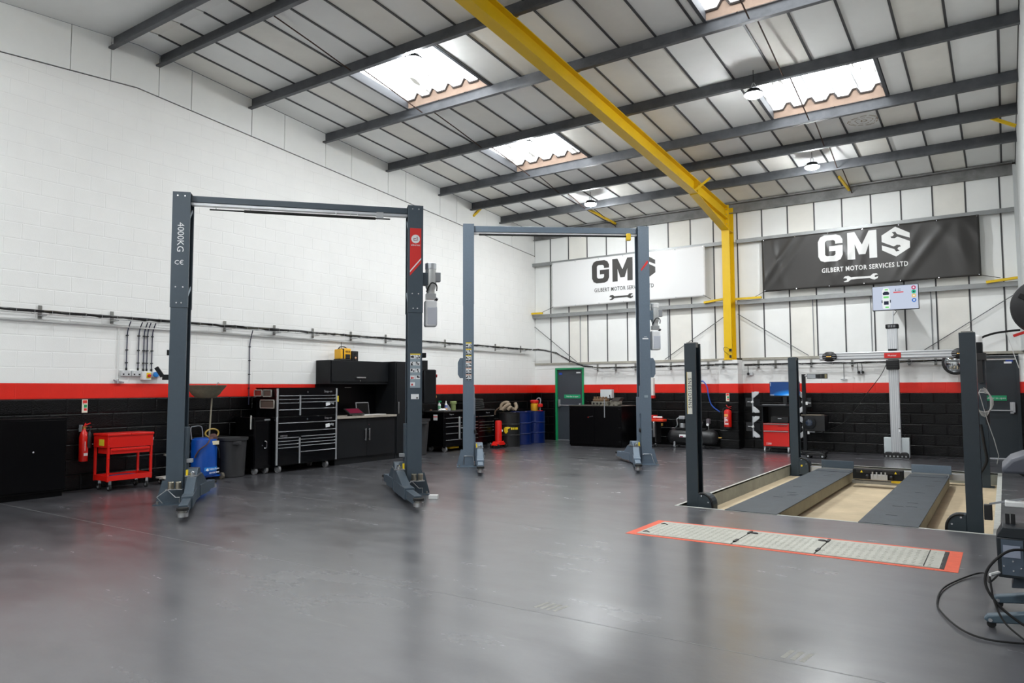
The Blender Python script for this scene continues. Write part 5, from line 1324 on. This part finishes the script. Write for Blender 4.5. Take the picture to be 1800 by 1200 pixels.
tc = nt.nodes.new('ShaderNodeTexCoord'); mp = nt.nodes.new('ShaderNodeMapping'); mp.inputs['Location'].default_value = (-.52, 0, -.16); mp.inputs['Scale'].default_value = (2.6, 0, 7.5)
gr = nt.nodes.new('ShaderNodeTexGradient'); gr.gradient_type = 'SPHERICAL'; ra = nt.nodes.new('ShaderNodeValToRGB')
e = ra.color_ramp.elements; e[0].position = 0; e[0].color = (.002, .03, .13, 1); e[1].position = .95; e[1].color = (.45, .85, 1, 1); k = e.new(.45); k.color = (.0, .18, .62, 1)
mp.vector_type = 'POINT'
va = nt.nodes.new('ShaderNodeVectorMath'); va.operation = 'SUBTRACT'; va.inputs[1].default_value = (.50, 0, .175); vm = nt.nodes.new('ShaderNodeVectorMath'); vm.operation = 'MULTIPLY'; vm.inputs[1].default_value = (2.0, 0, 5.5)
nt.links.new(tc.outputs['Object'], va.inputs[0]); nt.links.new(va.outputs[0], vm.inputs[0]); nt.links.new(vm.outputs[0], gr.inputs[0]); nt.links.new(gr.outputs['Fac'], ra.inputs['Fac'])
nt.links.new(ra.outputs['Color'], b0.inputs['Emission Color']); b0.inputs['Emission Strength'].default_value = 1.0
nt.nodes.remove(mp)
r = thing('monitor', 'monitor with glowing blue desktop on the alignment trolley', 'monitor', (6.90, -.80, 1.077))
B().box(0, .66, .0, .03, .19, .53).obj('frame', blackp, r, bevel=.006); B().box(.008, .652, -.003, .001, .215, .522).obj('screen', screen_m, r); B().box(.29, .37, .02, .05, .02, .25).obj('neck', blackp, r); B().box(.20, .46, .0, .15, .0, .02).obj('foot', blackp, r)
for zz in (.44, .47, .50): B().box(.018, .030, -.004, -.003, zz-.008, zz+.008).obj('icon', print_white, r)
B().box(.015, .10, -.004, -.003, .222, .232).obj('taskbar_text', print_white, r)
# wheel clamps on the racks either side of the trolley
def clamp(label, x, z, s, y=-.96):
    t = thing('wheel_clamp', label, 'wheel clamp', (x, y, z), 0, 'wheel clamps racked beside the trolley')
    B().box(-.015, .015, .0, .03, -.24, .24).obj('spine', alu, t)
    for k in (-1, 1):
        B().prism([(0, k*.10), (s*.03, k*.10), (s*.14, k*.19), (s*.15, k*.24), (s*.05, k*.245), (s*.0, k*.20)], -.01, .035, 'xz').obj('claw', M('white_alloy', (214, 216, 218), .35, metal=.3), t, bevel=.004)
    B().lathe([(.028, 0), (.028, .03), (.02, .04)], (0, 0, 0), 12, 'y').obj('knob', whitep, t)
    B().cyl((0, .01, 0), (-s*.12, .01, .008), .008, n=8).obj('spindle', steel, t)
    B().box(min(0, -s*.17), max(0, -s*.17), .04, .055, -.10, .10).obj('target_plate', M('dark_target', (30, 31, 33), .5), t)
    B().box(min(0, s*.15), max(0, s*.15), .015, .03, -.08, .08).obj('rack_arm', charcoal, t)
clamp('upper alloy wheel clamp on the rack left of the red trolley', 6.56, 1.14, 1, -.99); clamp('lower alloy wheel clamp on the rack left of the red trolley', 6.56, .575, 1, -.99)
clamp('upper alloy wheel clamp on the rack right of the red trolley', 7.58, 1.14, -1, -.62); clamp('lower alloy wheel clamp on the rack right of the red trolley', 7.58, .575, -1, -.62)
# headlamp tester
r = thing('headlamp_tester', 'black column headlamp tester with round lens and tilted mirror panel', 'headlamp tester', (7.60, -1.0, 0))
B().box(.05, .125, .0, .07, .06, 1.77).obj('column', charcoal, r, bevel=.004)
bs = B().box(-.05, .52, -.16, .20, .05, .085).obj('base', blackp, r, bevel=.008)
for x in (.02, .46):
    for y in (-.14, .17): B().cyl((x, y-.02, .05), (x, y+.02, .05), .05, n=16).obj('wheel', rubber, bs)
for x in (.02, .46): B().cyl((x, -.165, .05), (x, -.145, .05), .022, n=10).obj('hub_cap', alu, bs)
B().box(.10, .52, -.06, .36, .52, .86).obj('optical_box', blackp, r, bevel=.01); B().box(.03, .45, -.07, .30, .86, .872).obj('box_lid', M('dusty_lid', (120, 112, 98), .7), r)
B().lathe([(.135, 0), (.14, .01), (.14, .025), (.125, .028)], (.20, -.06, .70), 28, 'y').obj('lens_ring', charcoal, r); B().lathe([(.125, 0), (.09, .02), (.03, .03)], (.20, -.065, .70), 24, 'y').obj('lens', M('glass_lens', (34, 46, 64), .06, spec=.9), r)
B().cyl((.13, -.02, 1.13), (.24, -.02, 1.13), .012, n=8).obj('release_pin', steel, r); B().box(.13, .17, -.035, -.005, 1.09, 1.16).obj('pin_block', whitep, r)
B().cyl((.15, -.02, .50), (.30, -.02, .50), .012, n=8).obj('release_pin', steel, r); B().box(.15, .19, -.035, -.005, .45, .53).obj('pin_block', whitep, r)
B().cyl((.12, .0, 1.73), (.17, .0, 1.73), .02, n=10).obj('hinge', chrome, r)
mpn = B().box(.17, .59, -.02, .02, 1.665, 1.775).obj('mirror_panel', M('panel_edge', (70, 70, 66), .5), r, bevel=.004)
B().box(.18, .40, -.024, -.02, 1.675, 1.765).obj('mirror_glass', M('pale_mirror', (170, 174, 178), .15, metal=.6), mpn)
for x0, x1 in ((.35, .45), (.47, .53)): B().box(x0, x1, -.027, -.024, 1.68, 1.76).obj('dark_pane', M('dark_pane', (26, 26, 26), .2), mpn)
B().box(.54, .58, -.024, -.02, 1.675, 1.765).obj('side_pane', M('khaki_pane', (150, 140, 100), .3), mpn)

# alignment camera column with cross beam
r = thing('alignment_column', 'silver alignment column with long camera beam and black end pods', 'alignment rig', (9.48, -.95, 0))
B().box(-.23, .24, -.04, .10, .02, .43).obj('base_cover', M('grey_white_cover', (196, 204, 206), .45), r, bevel=.01)
for x in (-.10, .11): B().tube(spline([(x-.04, -.0, .43), (x-.04, 0, .48), (x+.04, 0, .48), (x+.04, 0, .43)], 3), .010, 6).obj('lift_handle', charcoal, r)
B().box(-.22, .23, -.10, .25, .0, .02).obj('foot_plate', alu, r)
col = B().box(-.095, .095, -.06, .06, .02, 2.70).obj('column', alu, r, bevel=.004)
for x in (-.055, -.02, .02, .055): B().box(x-.006, x+.006, -.066, -.058, .02, 2.69).obj('profile_rib', M('pale_alu', (222, 224, 226), .35, metal=.4), col)
for k, x in enumerate((-.14, .0, .15)):
    B().prism([(x-.08, .02)]+[(x-.08+.16*t_/6, .02+.12*sin(pi*(.35+.3*t_/6)) if 0 < t_ < 6 else .10) for t_ in range(7)]+[(x+.08, .02)], -.19, -.08, 'xz').obj('toe_guard', blackp, r, bevel=.008)
    for q in (-.035, .035): B().box(x+q-.012, x+q+.012, -.195, -.19, .04, .07).obj('guard_slot', steel, r)
B().box(-.12, .12, -.085, .085, 2.70, 2.79).obj('top_cap', charcoal, r, bevel=.015)
for k in range(5): B().box(-.07+k*.03, -.055+k*.03, -.09, -.08, 2.72, 2.77).obj('cap_vent', greyp, r)
bm_ = B().box(-1.42, 1.30, -.17, -.07, 2.055, 2.225).obj('camera_beam', M('white_alu_beam', (214, 216, 218), .35, metal=.35), r, bevel=.02)
for z in (2.085, 2.14, 2.195): B().box(-1.42, 1.30, -.176, -.168, z-.008, z+.008).obj('beam_groove', greyp, bm_)
cg = B().box(-.12, .12, -.19, -.06, 1.84, 2.04).obj('carriage_box', blackp, r, bevel=.015)
for k in range(4): B().box(-.11, .11, -.195, -.19, 1.87+k*.04, 1.885+k*.04).obj('box_rib', charcoal, cg)
lg = B().box(-.15, .16, -.19, -.17, 2.075, 2.185).obj('red_badge', redp, r, bevel=.006); text('badge_text', 'Hunter', .055, print_white, lg, (0, -.191, 2.13), thick=.0008)
B().box(-.08, .08, -.10, -.05, 2.225, 2.27).obj('beam_clamp', charcoal, r)
for s, x in ((-1, -1.21), (1, 1.20)):
    pod = B().sphere((x, -.20, 2.135), .15, 10, (1, .42, .75)).obj('camera_pod', blackp, r)
    for zz in (-.055, -.02, .025, .06): B().box(x-.14*cos(zz*8), x+.14*cos(zz*8), -.262+abs(zz)*.35, -.225, 2.135+zz-.006, 2.135+zz+.006).obj('pod_rib', greyp, pod)
    for k in range(4): B().cyl((x-.04+.025*k, -.262, 2.135), (x-.04+.025*k, -.268, 2.135), .009, n=8).obj('pod_led', M('pod_led', (240, 190, 90), .4, emit=.6), pod)
B().tube(spline([(-.12, -.12, 1.95), (-.25, -.10, 1.7), (-.55, -.05, 1.3), (-1.0, .35, .75), (-1.35, .5, .55)]), .007, 5).obj('data_cable', rubber, r)
B().bar((.055, -.07, .62), (.09, -.07, .62), .02, .012).obj('label_slot', blackp, col); B().box(.06, .09, -.067, -.06, .55, .60).obj('white_label', print_white, col)
# television above it
r = thing('wall_television', 'television showing a top-view car graphic on a pole', 'television', (9.10, -.80, 3.10)); r.rotation_euler = (0, 0, 0)
B().box(0, .88, .0, .04, 0, .53).obj('bezel', blackp, r, bevel=.006)
def glow(name, col, st=1.0):
    m = M(name, col, .4, emit=st*.76, spec=.1); m.node_tree.nodes['Principled BSDF'].inputs['Base Color'].default_value = (.012, .012, .012, 1); return m
sc = B().box(.012, .868, -.003, .001, .018, .518).obj('screen', glow('screen_pale', (206, 216, 236), .9), r)
gw = glow('screen_white', (240, 246, 248), .95); gd = glow('screen_navy', (36, 42, 70), .7); gg = glow('screen_green', (130, 232, 130), .9); gr_ = glow('screen_red', (226, 90, 100), .9)
def car(): 
    cx = .27
    B().prism([(cx-.07, .05), (cx-.045, .035), (cx+.045, .035), (cx+.07, .05), (cx+.078, .14), (cx+.068, .32), (cx+.075, .42), (cx+.045, .485), (cx-.045, .485), (cx-.075, .42), (cx-.068, .32), (cx-.078, .14)], -.005, -.003, 'xz').obj('car_body', gw, sc, smooth=False)
    B().prism([(cx-.055, .335), (cx+.055, .335), (cx+.065, .375), (cx+.03, .405), (cx-.03, .405), (cx-.065, .375)], -.007, -.005, 'xz').obj('windscreen', gd, sc, smooth=False)
    B().box(cx-.045, cx+.045, -.007, -.005, .125, .20).obj('rear_window', gd, sc)
    B().box(cx-.05, cx+.05, -.007, -.005, .265, .305).obj('green_bar', gg, sc); B().box(cx-.02, cx+.04, -.007, -.005, .43, .46).obj('green_bar', gg, sc); B().box(cx-.02, cx+.045, -.007, -.005, .055, .085).obj('green_bar', gg, sc)
    for x in (cx-.088, cx+.07): B().box(x, x+.018, -.007, -.003, .165, .225).obj('wheel', gd, sc)
car()
B().box(.41, .60, -.006, -.003, .365, .390).obj('red_bar', gr_, sc)
for z in (.405, .435): B().box(.445, .465, -.006, -.003, z, z+.014).obj('text_mark', gd, sc); B().box(.49, .55, -.006, -.003, z, z+.010).obj('text_mark', glow('screen_grey', (150, 160, 180), .8), sc)
for z, c in ((.455, (196, 60, 110)), (.37, (40, 190, 150)), (.285, (244, 206, 130)), (.19, (60, 120, 210))):
    B().prism([(.79+.042*cos(2*pi*i/18), z+.042*sin(2*pi*i/18)) for i in range(18)], -.006, -.003, 'xz').obj('menu_icon', glow('icon_%d' % c[0], c, .9), sc, smooth=False)
    B().prism([(.79+.018*cos(2*pi*i/10), z+.018*sin(2*pi*i/10)) for i in range(10)], -.008, -.006, 'xz').obj('icon_mark', gw if z != .37 else gd, sc, smooth=False)
B().cyl((.39, .02, -.02), (.39, -.10, -.31), .014, n=8).obj('mount_pole', alu, r)
B().tube(spline([(.40, .03, .01), (.45, .02, -.03), (.39, -.02, -.14), (.39, -.10, -.30)]), .006, 5).obj('tv_cable', rubber, r)
B().box(.30, .56, .04, .66, .20, .30).obj('wall_arm', charcoal, r)
# convex mirror on the back wall
r = thing('convex_mirror', 'round convex mirror with black rim on the back wall behind the lift post', 'mirror', (10.56, -.26, 1.98))
B().lathe([(.245, 0), (.255, .01), (.255, .03), (.235, .035)], (0, 0, 0), 32, 'y').obj('rim', blackp, r); B().lathe([(.235, .01), (.20, .035), (.13, .06), (.05, .072), (.005, .074)], (0, 0, 0), 32, 'y').obj('mirror_face', M('mirror', (200, 204, 206), .05, metal=1.), r); B().box(-.03, .03, 0, .25, -.22, -.16).obj('arm', greyp, r)
# trolley jack on the floor by the tester
r = thing('trolley_jack', 'low black trolley jack on the floor beside the headlamp tester', 'jack', (7.85, -1.75, 0))
B().prism([(0, .05), (.42, .05), (.40, .10), (.28, .12), (.05, .09)], -.10, .10, 'xz').obj('chassis', blackp, r, bevel=.006); B().cyl((.38, 0, .11), (.38, 0, .15), .05, n=16).obj('saddle', blackp, r)
for x in (.08, .36):
    for y in (-.12, .12): B().cyl((x, y-.02, .045), (x, y+.02, .045), .045, n=16).obj('wheel', rubber, r); B().cyl((x, y-.024, .045), (x, y+.024, .045), .02, n=10).obj('hub', alu, r)
B().bar((.0, 0, .08), (-.25, .0, .10), .03, .03).obj('handle_socket', charcoal, r)
# loose cables sagging across the back wall beside the right door
o = B().tube(spline([(10.75, -.2, 2.08), (10.95, -.25, 2.42), (11.2, -.25, 2.55), (11.5, -.2, 2.60), (11.72, -.12, 2.62)]), .022, 7).obj('cable_bundle', rubber); tag(o, 'black cable bundle arching up to the right corner above the door', 'cables')
o = B().tube(spline([(11.45, -.12, 2.60), (11.55, -.10, 2.2), (11.64, -.06, 1.85)]), .008, 5).obj('white_cable', whitep); tag(o, 'thin white cable hanging right of the far fire door', 'cable')

# ================================================================== BANNERS
def banner(label, x0, x1, z0, z1, mat, ink, folds, cx, sub, wrench_x):
    r = thing('banner', label, 'banner', (x0, -.17, z0))
    w_, h_ = x1-x0, z1-z0; nx, nz = 90, 26
    rng = random.Random(4)
    fs = [(rng.uniform(.0, w_), rng.uniform(-.9, .9), rng.uniform(.05, .14), rng.uniform(.015, .045)) for _ in range(16)]
    def disp(x, z):
        if not folds: return .004*sin(x*3)*sin(z*4)
        d = 0
        for fx, sl, wd, am in fs: d += am*math.exp(-(((x-fx)-(h_-z)*sl)/wd)**2)*(.3+.7*sin(pi*min(1, max(0, z/h_))))
        for gx in (1.55, 3.25): d -= .03*math.exp(-((x-gx)/.22)**2)*(z/h_)**3
        return d*.9
    vv = [(w_*i/nx, -disp(w_*i/nx, h_*j/nz)-.0, h_*j/nz+(.012*sin(pi*i/nx*3)*(1 if j == 0 else 0) if folds else 0)) for j in range(nz+1) for i in range(nx+1)]
    ff = [(j*(nx+1)+i, j*(nx+1)+i+1, (j+1)*(nx+1)+i+1, (j+1)*(nx+1)+i) for j in range(nz) for i in range(nx)]
    cl = B().add(vv, ff).obj('cloth', mat, r)
    sd = cl.modifiers.new('thickness', 'SOLIDIFY'); sd.thickness = .003
    # eyelets
    for i in range(7):
        for z in (.03, h_-.03):
            x = .04+(w_-.08)*i/6; B().cyl((x, -.03-disp(x, z), z), (x, -disp(x, z)+.002, z), .012, n=8).obj('eyelet', chrome, r)
    # lettering cut to the cloth: polygons laid on its surface
    bo = cx-x0
    def ink_poly(name, polys):
        for pl in polys:
            # subdivide finely so that the print follows the folds
            bb = B(); n_ = len(pl)
            me = bpy.data.meshes.new(name); me.from_pydata([(a, 0, c) for a, c in pl], [], [tuple(range(n_))])
            import bmesh
            bm = bmesh.new(); bm.from_mesh(me); bmesh.ops.triangulate(bm, faces=bm.faces)
            for _ in range(3): bmesh.ops.subdivide_edges(bm, edges=[e_ for e_ in bm.edges if e_.calc_length() > .06], cuts=1, use_grid_fill=False); bmesh.ops.triangulate(bm, faces=bm.faces)
            for v in bm.verts: v.co.y = -disp(v.co.x, v.co.z)-.007
            bmesh.ops.recalc_face_normals(bm, faces=bm.faces); bm.to_mesh(me); bm.free(); me.materials.append(ink)
            o = bpy.data.objects.new(name, me); COL.objects.link(o); o.parent = cl
    H0, H1 = .59, 1.215; zb_, zt_ = H0, H1       # letter band
    def rr(pts): return pts
    # G : outer rounded shape as a C-ring made of quads
    gx0, gx1 = bo-.93, bo-.40; t_ = .155; c_ = .14
    outer = [(gx1, zt_-.22), (gx1, zt_-.13), (gx1-.05, zt_-.04), (gx1-c_, zt_), (gx0+c_, zt_), (gx0+.05, zt_-.04), (gx0, zt_-.14), (gx0, zb_+.14), (gx0+.05, zb_+.04), (gx0+c_, zb_), (gx1-c_, zb_), (gx1-.05, zb_+.04), (gx1, zb_+.14), (gx1, zb_+.36)]
    inner = [(gx1-t_, zt_-.22), (gx1-t_, zt_-.17), (gx1-t_-.02, zt_-.14), (gx1-t_-.05, zt_-.125), (gx0+t_+.05, zt_-.125), (gx0+t_+.02, zt_-.14), (gx0+t_, zt_-.17), (gx0+t_, zb_+.17), (gx0+t_+.02, zb_+.14), (gx0+t_+.05, zb_+.125), (gx1-t_-.05, zb_+.125), (gx1-t_-.02, zb_+.14), (gx1-t_, zb_+.17), (gx1-t_, zb_+.24), (gx1-t_-.13, zb_+.24), (gx1-t_-.13, zb_+.36)]
    ink_poly('letter_g', [outer+inner[::-1]])
    # M
    mx0, mx1 = bo-.30, bo+.30; t2 = .155; mm = (mx0+mx1)/2
    ink_poly('letter_m', [[(mx0, zb_), (mx0+t2, zb_), (mx0+t2, zb_+.34), (mm-.065, zb_+.10), (mm+.065, zb_+.10), (mx1-t2, zb_+.34), (mx1-t2, zb_), (mx1, zb_), (mx1, zt_), (mx1-t2, zt_), (mm, zb_+.32), (mx0+t2, zt_), (mx0, zt_)]])
    # S as a hexagon split by two spanners
    sx0, sx1 = bo+.40, bo+.95; sm = (sx0+sx1)/2; zm = (zb_+zt_)/2
    # band between the two slots, plus top and bottom caps
    upper = [(sx0, zm+.10), (sx0, zm+.165), (sm, zt_+.02), (sx1, zm+.165), (sx1, zm+.055), (sm+.03, zm+.165), (sm-.0, zm+.22), (sm-.07, zm+.215), (sm-.03, zm+.165), (sm-.05, zm+.13), (sm-.10, zm+.12), (sm-.08, zm+.085), (sm-.02, zm+.075), (sm+.04, zm+.105), (sx1, zm-.02), (sx1, zm-.165), (sm, zb_-.02), (sx0, zm-.165), (sx0, zm-.055), (sm-.03, zm-.165), (sm, zm-.22), (sm+.07, zm-.215), (sm+.03, zm-.165), (sm+.05, zm-.13), (sm+.10, zm-.12), (sm+.08, zm-.085), (sm+.02, zm-.075), (sm-.04, zm-.105), (sx0, zm+.02)]
    ink_poly('letter_s', [upper])
    # strapline
    t = text('strapline', 'GILBERT MOTOR SERVICES LTD', .148, ink, r, (bo+.02, -.03 if folds else -.012, .39), thick=.001, spacing=1.12, bold=.0035 if folds else .0015)
    me = t.data
    xsz = [v.co.x for v in me.vertices]; wid = max(xsz)-min(xsz); f_ = 1.76/wid
    t.scale = (f_, 1, 1)
    for v in me.vertices:
        X_ = bo+.02+v.co.x*f_; Z_ = .39+v.co.y
        v.co.z = disp(X_, Z_)+.007+(v.co.z*.5)-(.03 if folds else .012)
    tag(t, None, None, kind='stuff')
    # open-ended spanner
    wx = bo-.05; wz = .165
    ink_poly('spanner', [[(wx-.36, wz+.015), (wx-.32, wz+.06), (wx-.25, wz+.065), (wx-.20, wz+.025), (wx+.20, wz+.025), (wx+.25, wz+.07), (wx+.32, wz+.07), (wx+.355, wz+.045), (wx+.29, wz+.03), (wx+.28, wz), (wx+.30, wz-.015), (wx+.36, wz+.01), (wx+.34, wz-.04), (wx+.28, wz-.065), (wx+.23, wz-.05), (wx+.18, wz-.02), (wx-.20, wz-.025), (wx-.26, wz-.07), (wx-.33, wz-.075), (wx-.355, wz-.06), (wx-.29, wz-.035), (wx-.28, wz-.005), (wx-.30, wz+.01)]])
    # tie cords
    return r
cloth_w = M('white_banner_vinyl', (232, 232, 232), .5); cloth_b = M('charcoal_banner_vinyl', (52, 50, 48), .42, var=.08, scale=2)
ink_dark = M('banner_dark_ink', (62, 60, 58), .55); ink_white = M('banner_white_ink', (226, 226, 224), .55)
bn1 = banner('white banner with dark lettering and spanner left of the yellow column', .69, 5.22, 3.785, 5.085, cloth_w, ink_dark, False, 2.93, '', 0)
bn2 = banner('charcoal banner with white lettering and spanner right of the yellow column', 6.655, 11.08, 3.77, 5.06, cloth_b, ink_white, True, 8.85, '', 0)
for p, q, lab in (((.72, -.17, 3.80), (.36, -.17, 3.68), 'thin cord tying the lower left corner of the white banner'), ((5.2, -.175, 3.80), (5.36, -.175, 3.70), 'thin cord tying the lower right corner of the white banner'),
                  ((6.68, -.17, 3.79), (6.45, -.17, 3.68), 'thin cord tying the lower left corner of the charcoal banner'), ((11.06, -.17, 3.79), (11.4, -.17, 3.70), 'chain tying the lower right corner of the charcoal banner')):
    o = B().cyl(p, q, .006, n=5).obj('tie_cord', charcoal); tag(o, lab, 'cord', 'banner tie cords')

# ================================================================== FLOOR PLATES
orange = M('orange_floor_paint', (232, 96, 62), .6, var=.12, scale=10)
plate_m = M('worn_tread_plate', (190, 190, 180), .55, metal=.25, var=.12, scale=5)
r = thing('floor_plates', 'row of pale tread plates in an orange painted border on the floor', 'floor hatch', (8.13, -11.12, 0))
Wp, Dp = 2.89, .86
for q in ((0, Wp, 0, .055), (0, Wp, Dp-.06, Dp), (0, .09, .055, Dp-.06), (Wp-.10, Wp, .055, Dp-.06)): B().box(q[0], q[1], q[2], q[3], 0, .0025).obj('orange_border', orange, r)
xs_ = [.09, 1.06, 1.80, 2.765]
for k in range(3):
    pl = B().box(xs_[k]+.006, xs_[k+1]-.006, .065, Dp-.07, .0, .008).obj('tread_plate', plate_m, r, bevel=.002)
    # raised tread bars
    bb = B(); n1 = int((xs_[k+1]-xs_[k]-.04)/.06)
    for i in range(n1):
        for j in range(11):
            x = xs_[k]+.04+i*.06; y = .095+j*.06; a = .35 if (i+j) % 2 else -.35
            dx, dy = .018*cos(a+pi/4), .018*sin(a+pi/4)
            bb.bar((x-dx, y-dy, .0085), (x+dx, y+dy, .0085), .007, .003)
    tag(bb.obj('tread_bars', plate_m, pl, smooth=False), None, None, kind='stuff')
B().box(xs_[3], Wp-.10, .065, Dp-.07, .0, .004).obj('gap_strip', blackp, r); B().box(xs_[3]-.125, xs_[3]-.12, .08, Dp-.08, .008, .012).obj('hinge_rod', charcoal, r)
for x, y in ((xs_[1], .62), (xs_[2], .62), (xs_[1]+.0, .15), (xs_[2], .16)): B().box(x-.012, x+.012, y, y+.12, .008, .018).obj('finger_slot', blackp, r)
for x in (xs_[1]+.05, xs_[2]-.05): B().sphere((x, .66, .012), .04, 6, (1, .6, .3)).obj('catch', blackp, r)
for y in (.14, .62): B().tube(spline([(.13, y, .01), (.16, y+.03, .014), (.20, y+.0, .01)], 3), .005, 5).obj('wire_loop', charcoal, r)

# saw-cut floor joints
cut_m = M('floor_joint_filler', (112, 112, 112), .5)
B().bar((0, -13.815, -.004), (11.7, -13.815, -.004), .008, .009).obj('floor_joint', cut_m, floor)
B().bar((0, -11.30, -.004), (7.9, -11.30, -.004), .006, .009).obj('floor_joint', cut_m, floor)
# pale slanting stripes on the floor
sc_m = M('pale_floor_stripe', (150, 149, 142), .6, var=.3, scale=30)
for (x, y, n_) in ((8.70, -13.74, 4), (10.32, -13.76, 3)):
    for i in range(n_):
        B().bar((x+i*.05, y, .0003), (x+.02+i*.05, y+.15, .0003), .028, .0006).obj('surface_mark', sc_m, floor)

# ================================================================== MACHINE AT THE RIGHT EDGE
mg = M('machine_shaded_blue_grey', (70, 88, 100), .5); mg_d = M('machine_dark', (22, 30, 36), .45)  # machine stands in shadow, blue-grey darkened to carry that shade
r = thing('wheel_balancer', 'blue-grey wheel balancer on splayed legs with dark control box', 'wheel balancer', (11.25, -12.2, 0))
for y0, x0 in ((-.32, -.03), (.20, .005)):
    lg = B().prism([(x0, .05), (x0+.02, .075), (x0+.46, .17), (x0+.46, .08), (x0+.03, .03)], y0-.035, y0+.035, 'xz').obj('leg', mg, r, bevel=.008)
    B().cyl((x0+.04, y0-.02, .025), (x0+.04, y0+.02, .025), .025, n=14).obj('foot_roller', rubber, lg); B().cyl((x0+.035, y0-.04, .05), (x0+.035, y0-.035, .05), .012, n=8).obj('bolt', chrome, lg)
B().box(.30, .48, -.30, .28, .10, .95).obj('body', mg, r, bevel=.01); B().prism([(.12, .20), (.30, .22), (.30, .42), (.15, .34)], -.10, .10, 'xz').obj('apron', M('machine_slate', (48, 58, 70), .5), r, bevel=.006)
cb = B().prism([(.055, .27), (.20, .27), (.22, .52), (.05, .52)], -.14, .10, 'xz').obj('control_box', mg_d, r, bevel=.006); B().prism([(.05, .52), (.22, .52), (.24, .585), (.085, .585)], -.14, .10, 'xz').obj('box_hood', mg_d, cb, bevel=.004)
B().box(.075, .19, -.146, -.14, .29, .51).obj('front_panel', M('panel_slate', (76, 88, 102), .5), cb); B().box(.085, .175, -.150, -.146, .40, .475).obj('pale_screen', M('pale_panel', (150, 158, 176), .4), cb)
for x, z in ((.085, .345), (.135, .32), (.175, .34), (.135, .38)): B().cyl((x, -.150, z), (x, -.146, z), .005, n=8).obj('screw', chrome, cb)
for x in (.115, .145): B().box(x-.012, x+.012, .02, .06, .585, .65).obj('post_grip', blackp, cb)
hd = B().prism([(.095, .93), (.50, .93), (.50, 1.07), (.22, 1.05), (.15, 1.02), (.10, .965)], -.20, .28, 'xz').obj('tool_tray', M('tray_shaded_grey', (78, 82, 92), .5), r, bevel=.02, seg=3)  # tray grey darkened too, shade put into the colour
B().prism([(.20, 1.035), (.50, 1.05), (.50, 1.085), (.26, 1.075)], -.12, .18, 'xz').obj('tray_recess', blackp, hd, bevel=.01); B().prism([(.18, .93), (.50, .93), (.50, .80), (.30, .86)], -.15, .2, 'xz').obj('tray_bracket', blackp, r)
B().box(.105, .45, -.03, .06, .70, .735).obj('white_bar', whitep, r, bevel=.006)
B().bar((.02, .02, .705), (.40, .02, .80), .012, .012).obj('measuring_rod', greyp, r); B().box(-.012, .035, .0, .05, .60, .70).obj('rod_weight', blackp, r, bevel=.004)
# cables of the machine looping over the floor
o = thing('floor_cable', 'black cable looping out over the floor from the machine at the right wall', 'cable', (11.2, -12.2, 0))
B().tube(spline([(.24, -.60, .012), (.05, -.64, .012), (-.09, -.52, .012), (-.21, -.21, .012), (-.255, .06, .012), (-.24, .49, .012), (-.11, .95, .012), (.0, .97, .05), (.05, .0, .20), (.12, -.10, .30)]), .006, 6).obj('cable', rubber, o)
B().tube(spline([(.30, -.18, .46), (.17, -.24, .46), (.06, -.30, .36), (.04, -.36, .26), (.10, -.40, .16), (.20, -.42, .08), (.30, -.44, .03)]), .008, 6).obj('cable', rubber, o)
B().tube(spline([(.06, -.30, .30), (.08, -.40, .18), (.13, -.48, .08), (.22, -.56, .02)]), .006, 6).obj('cable', rubber, o)
B().tube(spline([(.12, -.12, .30), (.06, -.20, .29)], 2), .010, 6).obj('white_sleeve', whitep, o)
# black hose reel on the right wall
r = thing('hose_reel', 'black disc of a hose reel bracketed to the right wall', 'hose reel', (11.615, -12.1, 2.0))
B().lathe([(.175, 0), (.183, .012), (.18, .03), (.165, .036), (.05, .045)], (0, 0, 0), 36, 'y').obj('disc', M('reel_black', (26, 26, 28), .5), r); B().lathe([(.11, .0), (.11, .12)], (0, .12, 0), 24, 'y').obj('drum', rubber, r); B().lathe([(.18, .0), (.18, .012)], (0, .14, 0), 36, 'y').obj('rear_disc', MATS['reel_black'], r)
for a in (.5, 2.6, 4.7): B().bar((.05*cos(a), -.046, .05*sin(a)), (.15*cos(a), -.042, .15*sin(a)), .03, .012, (0, 1, 0)).obj('disc_rib', rubber, r)
B().box(.0, .135, .03, .09, -.03, .03).obj('wall_arm', charcoal, r); B().bar((-.10, .05, -.16), (-.17, .05, -.185), .018, .018).obj('red_nozzle', redp, r)
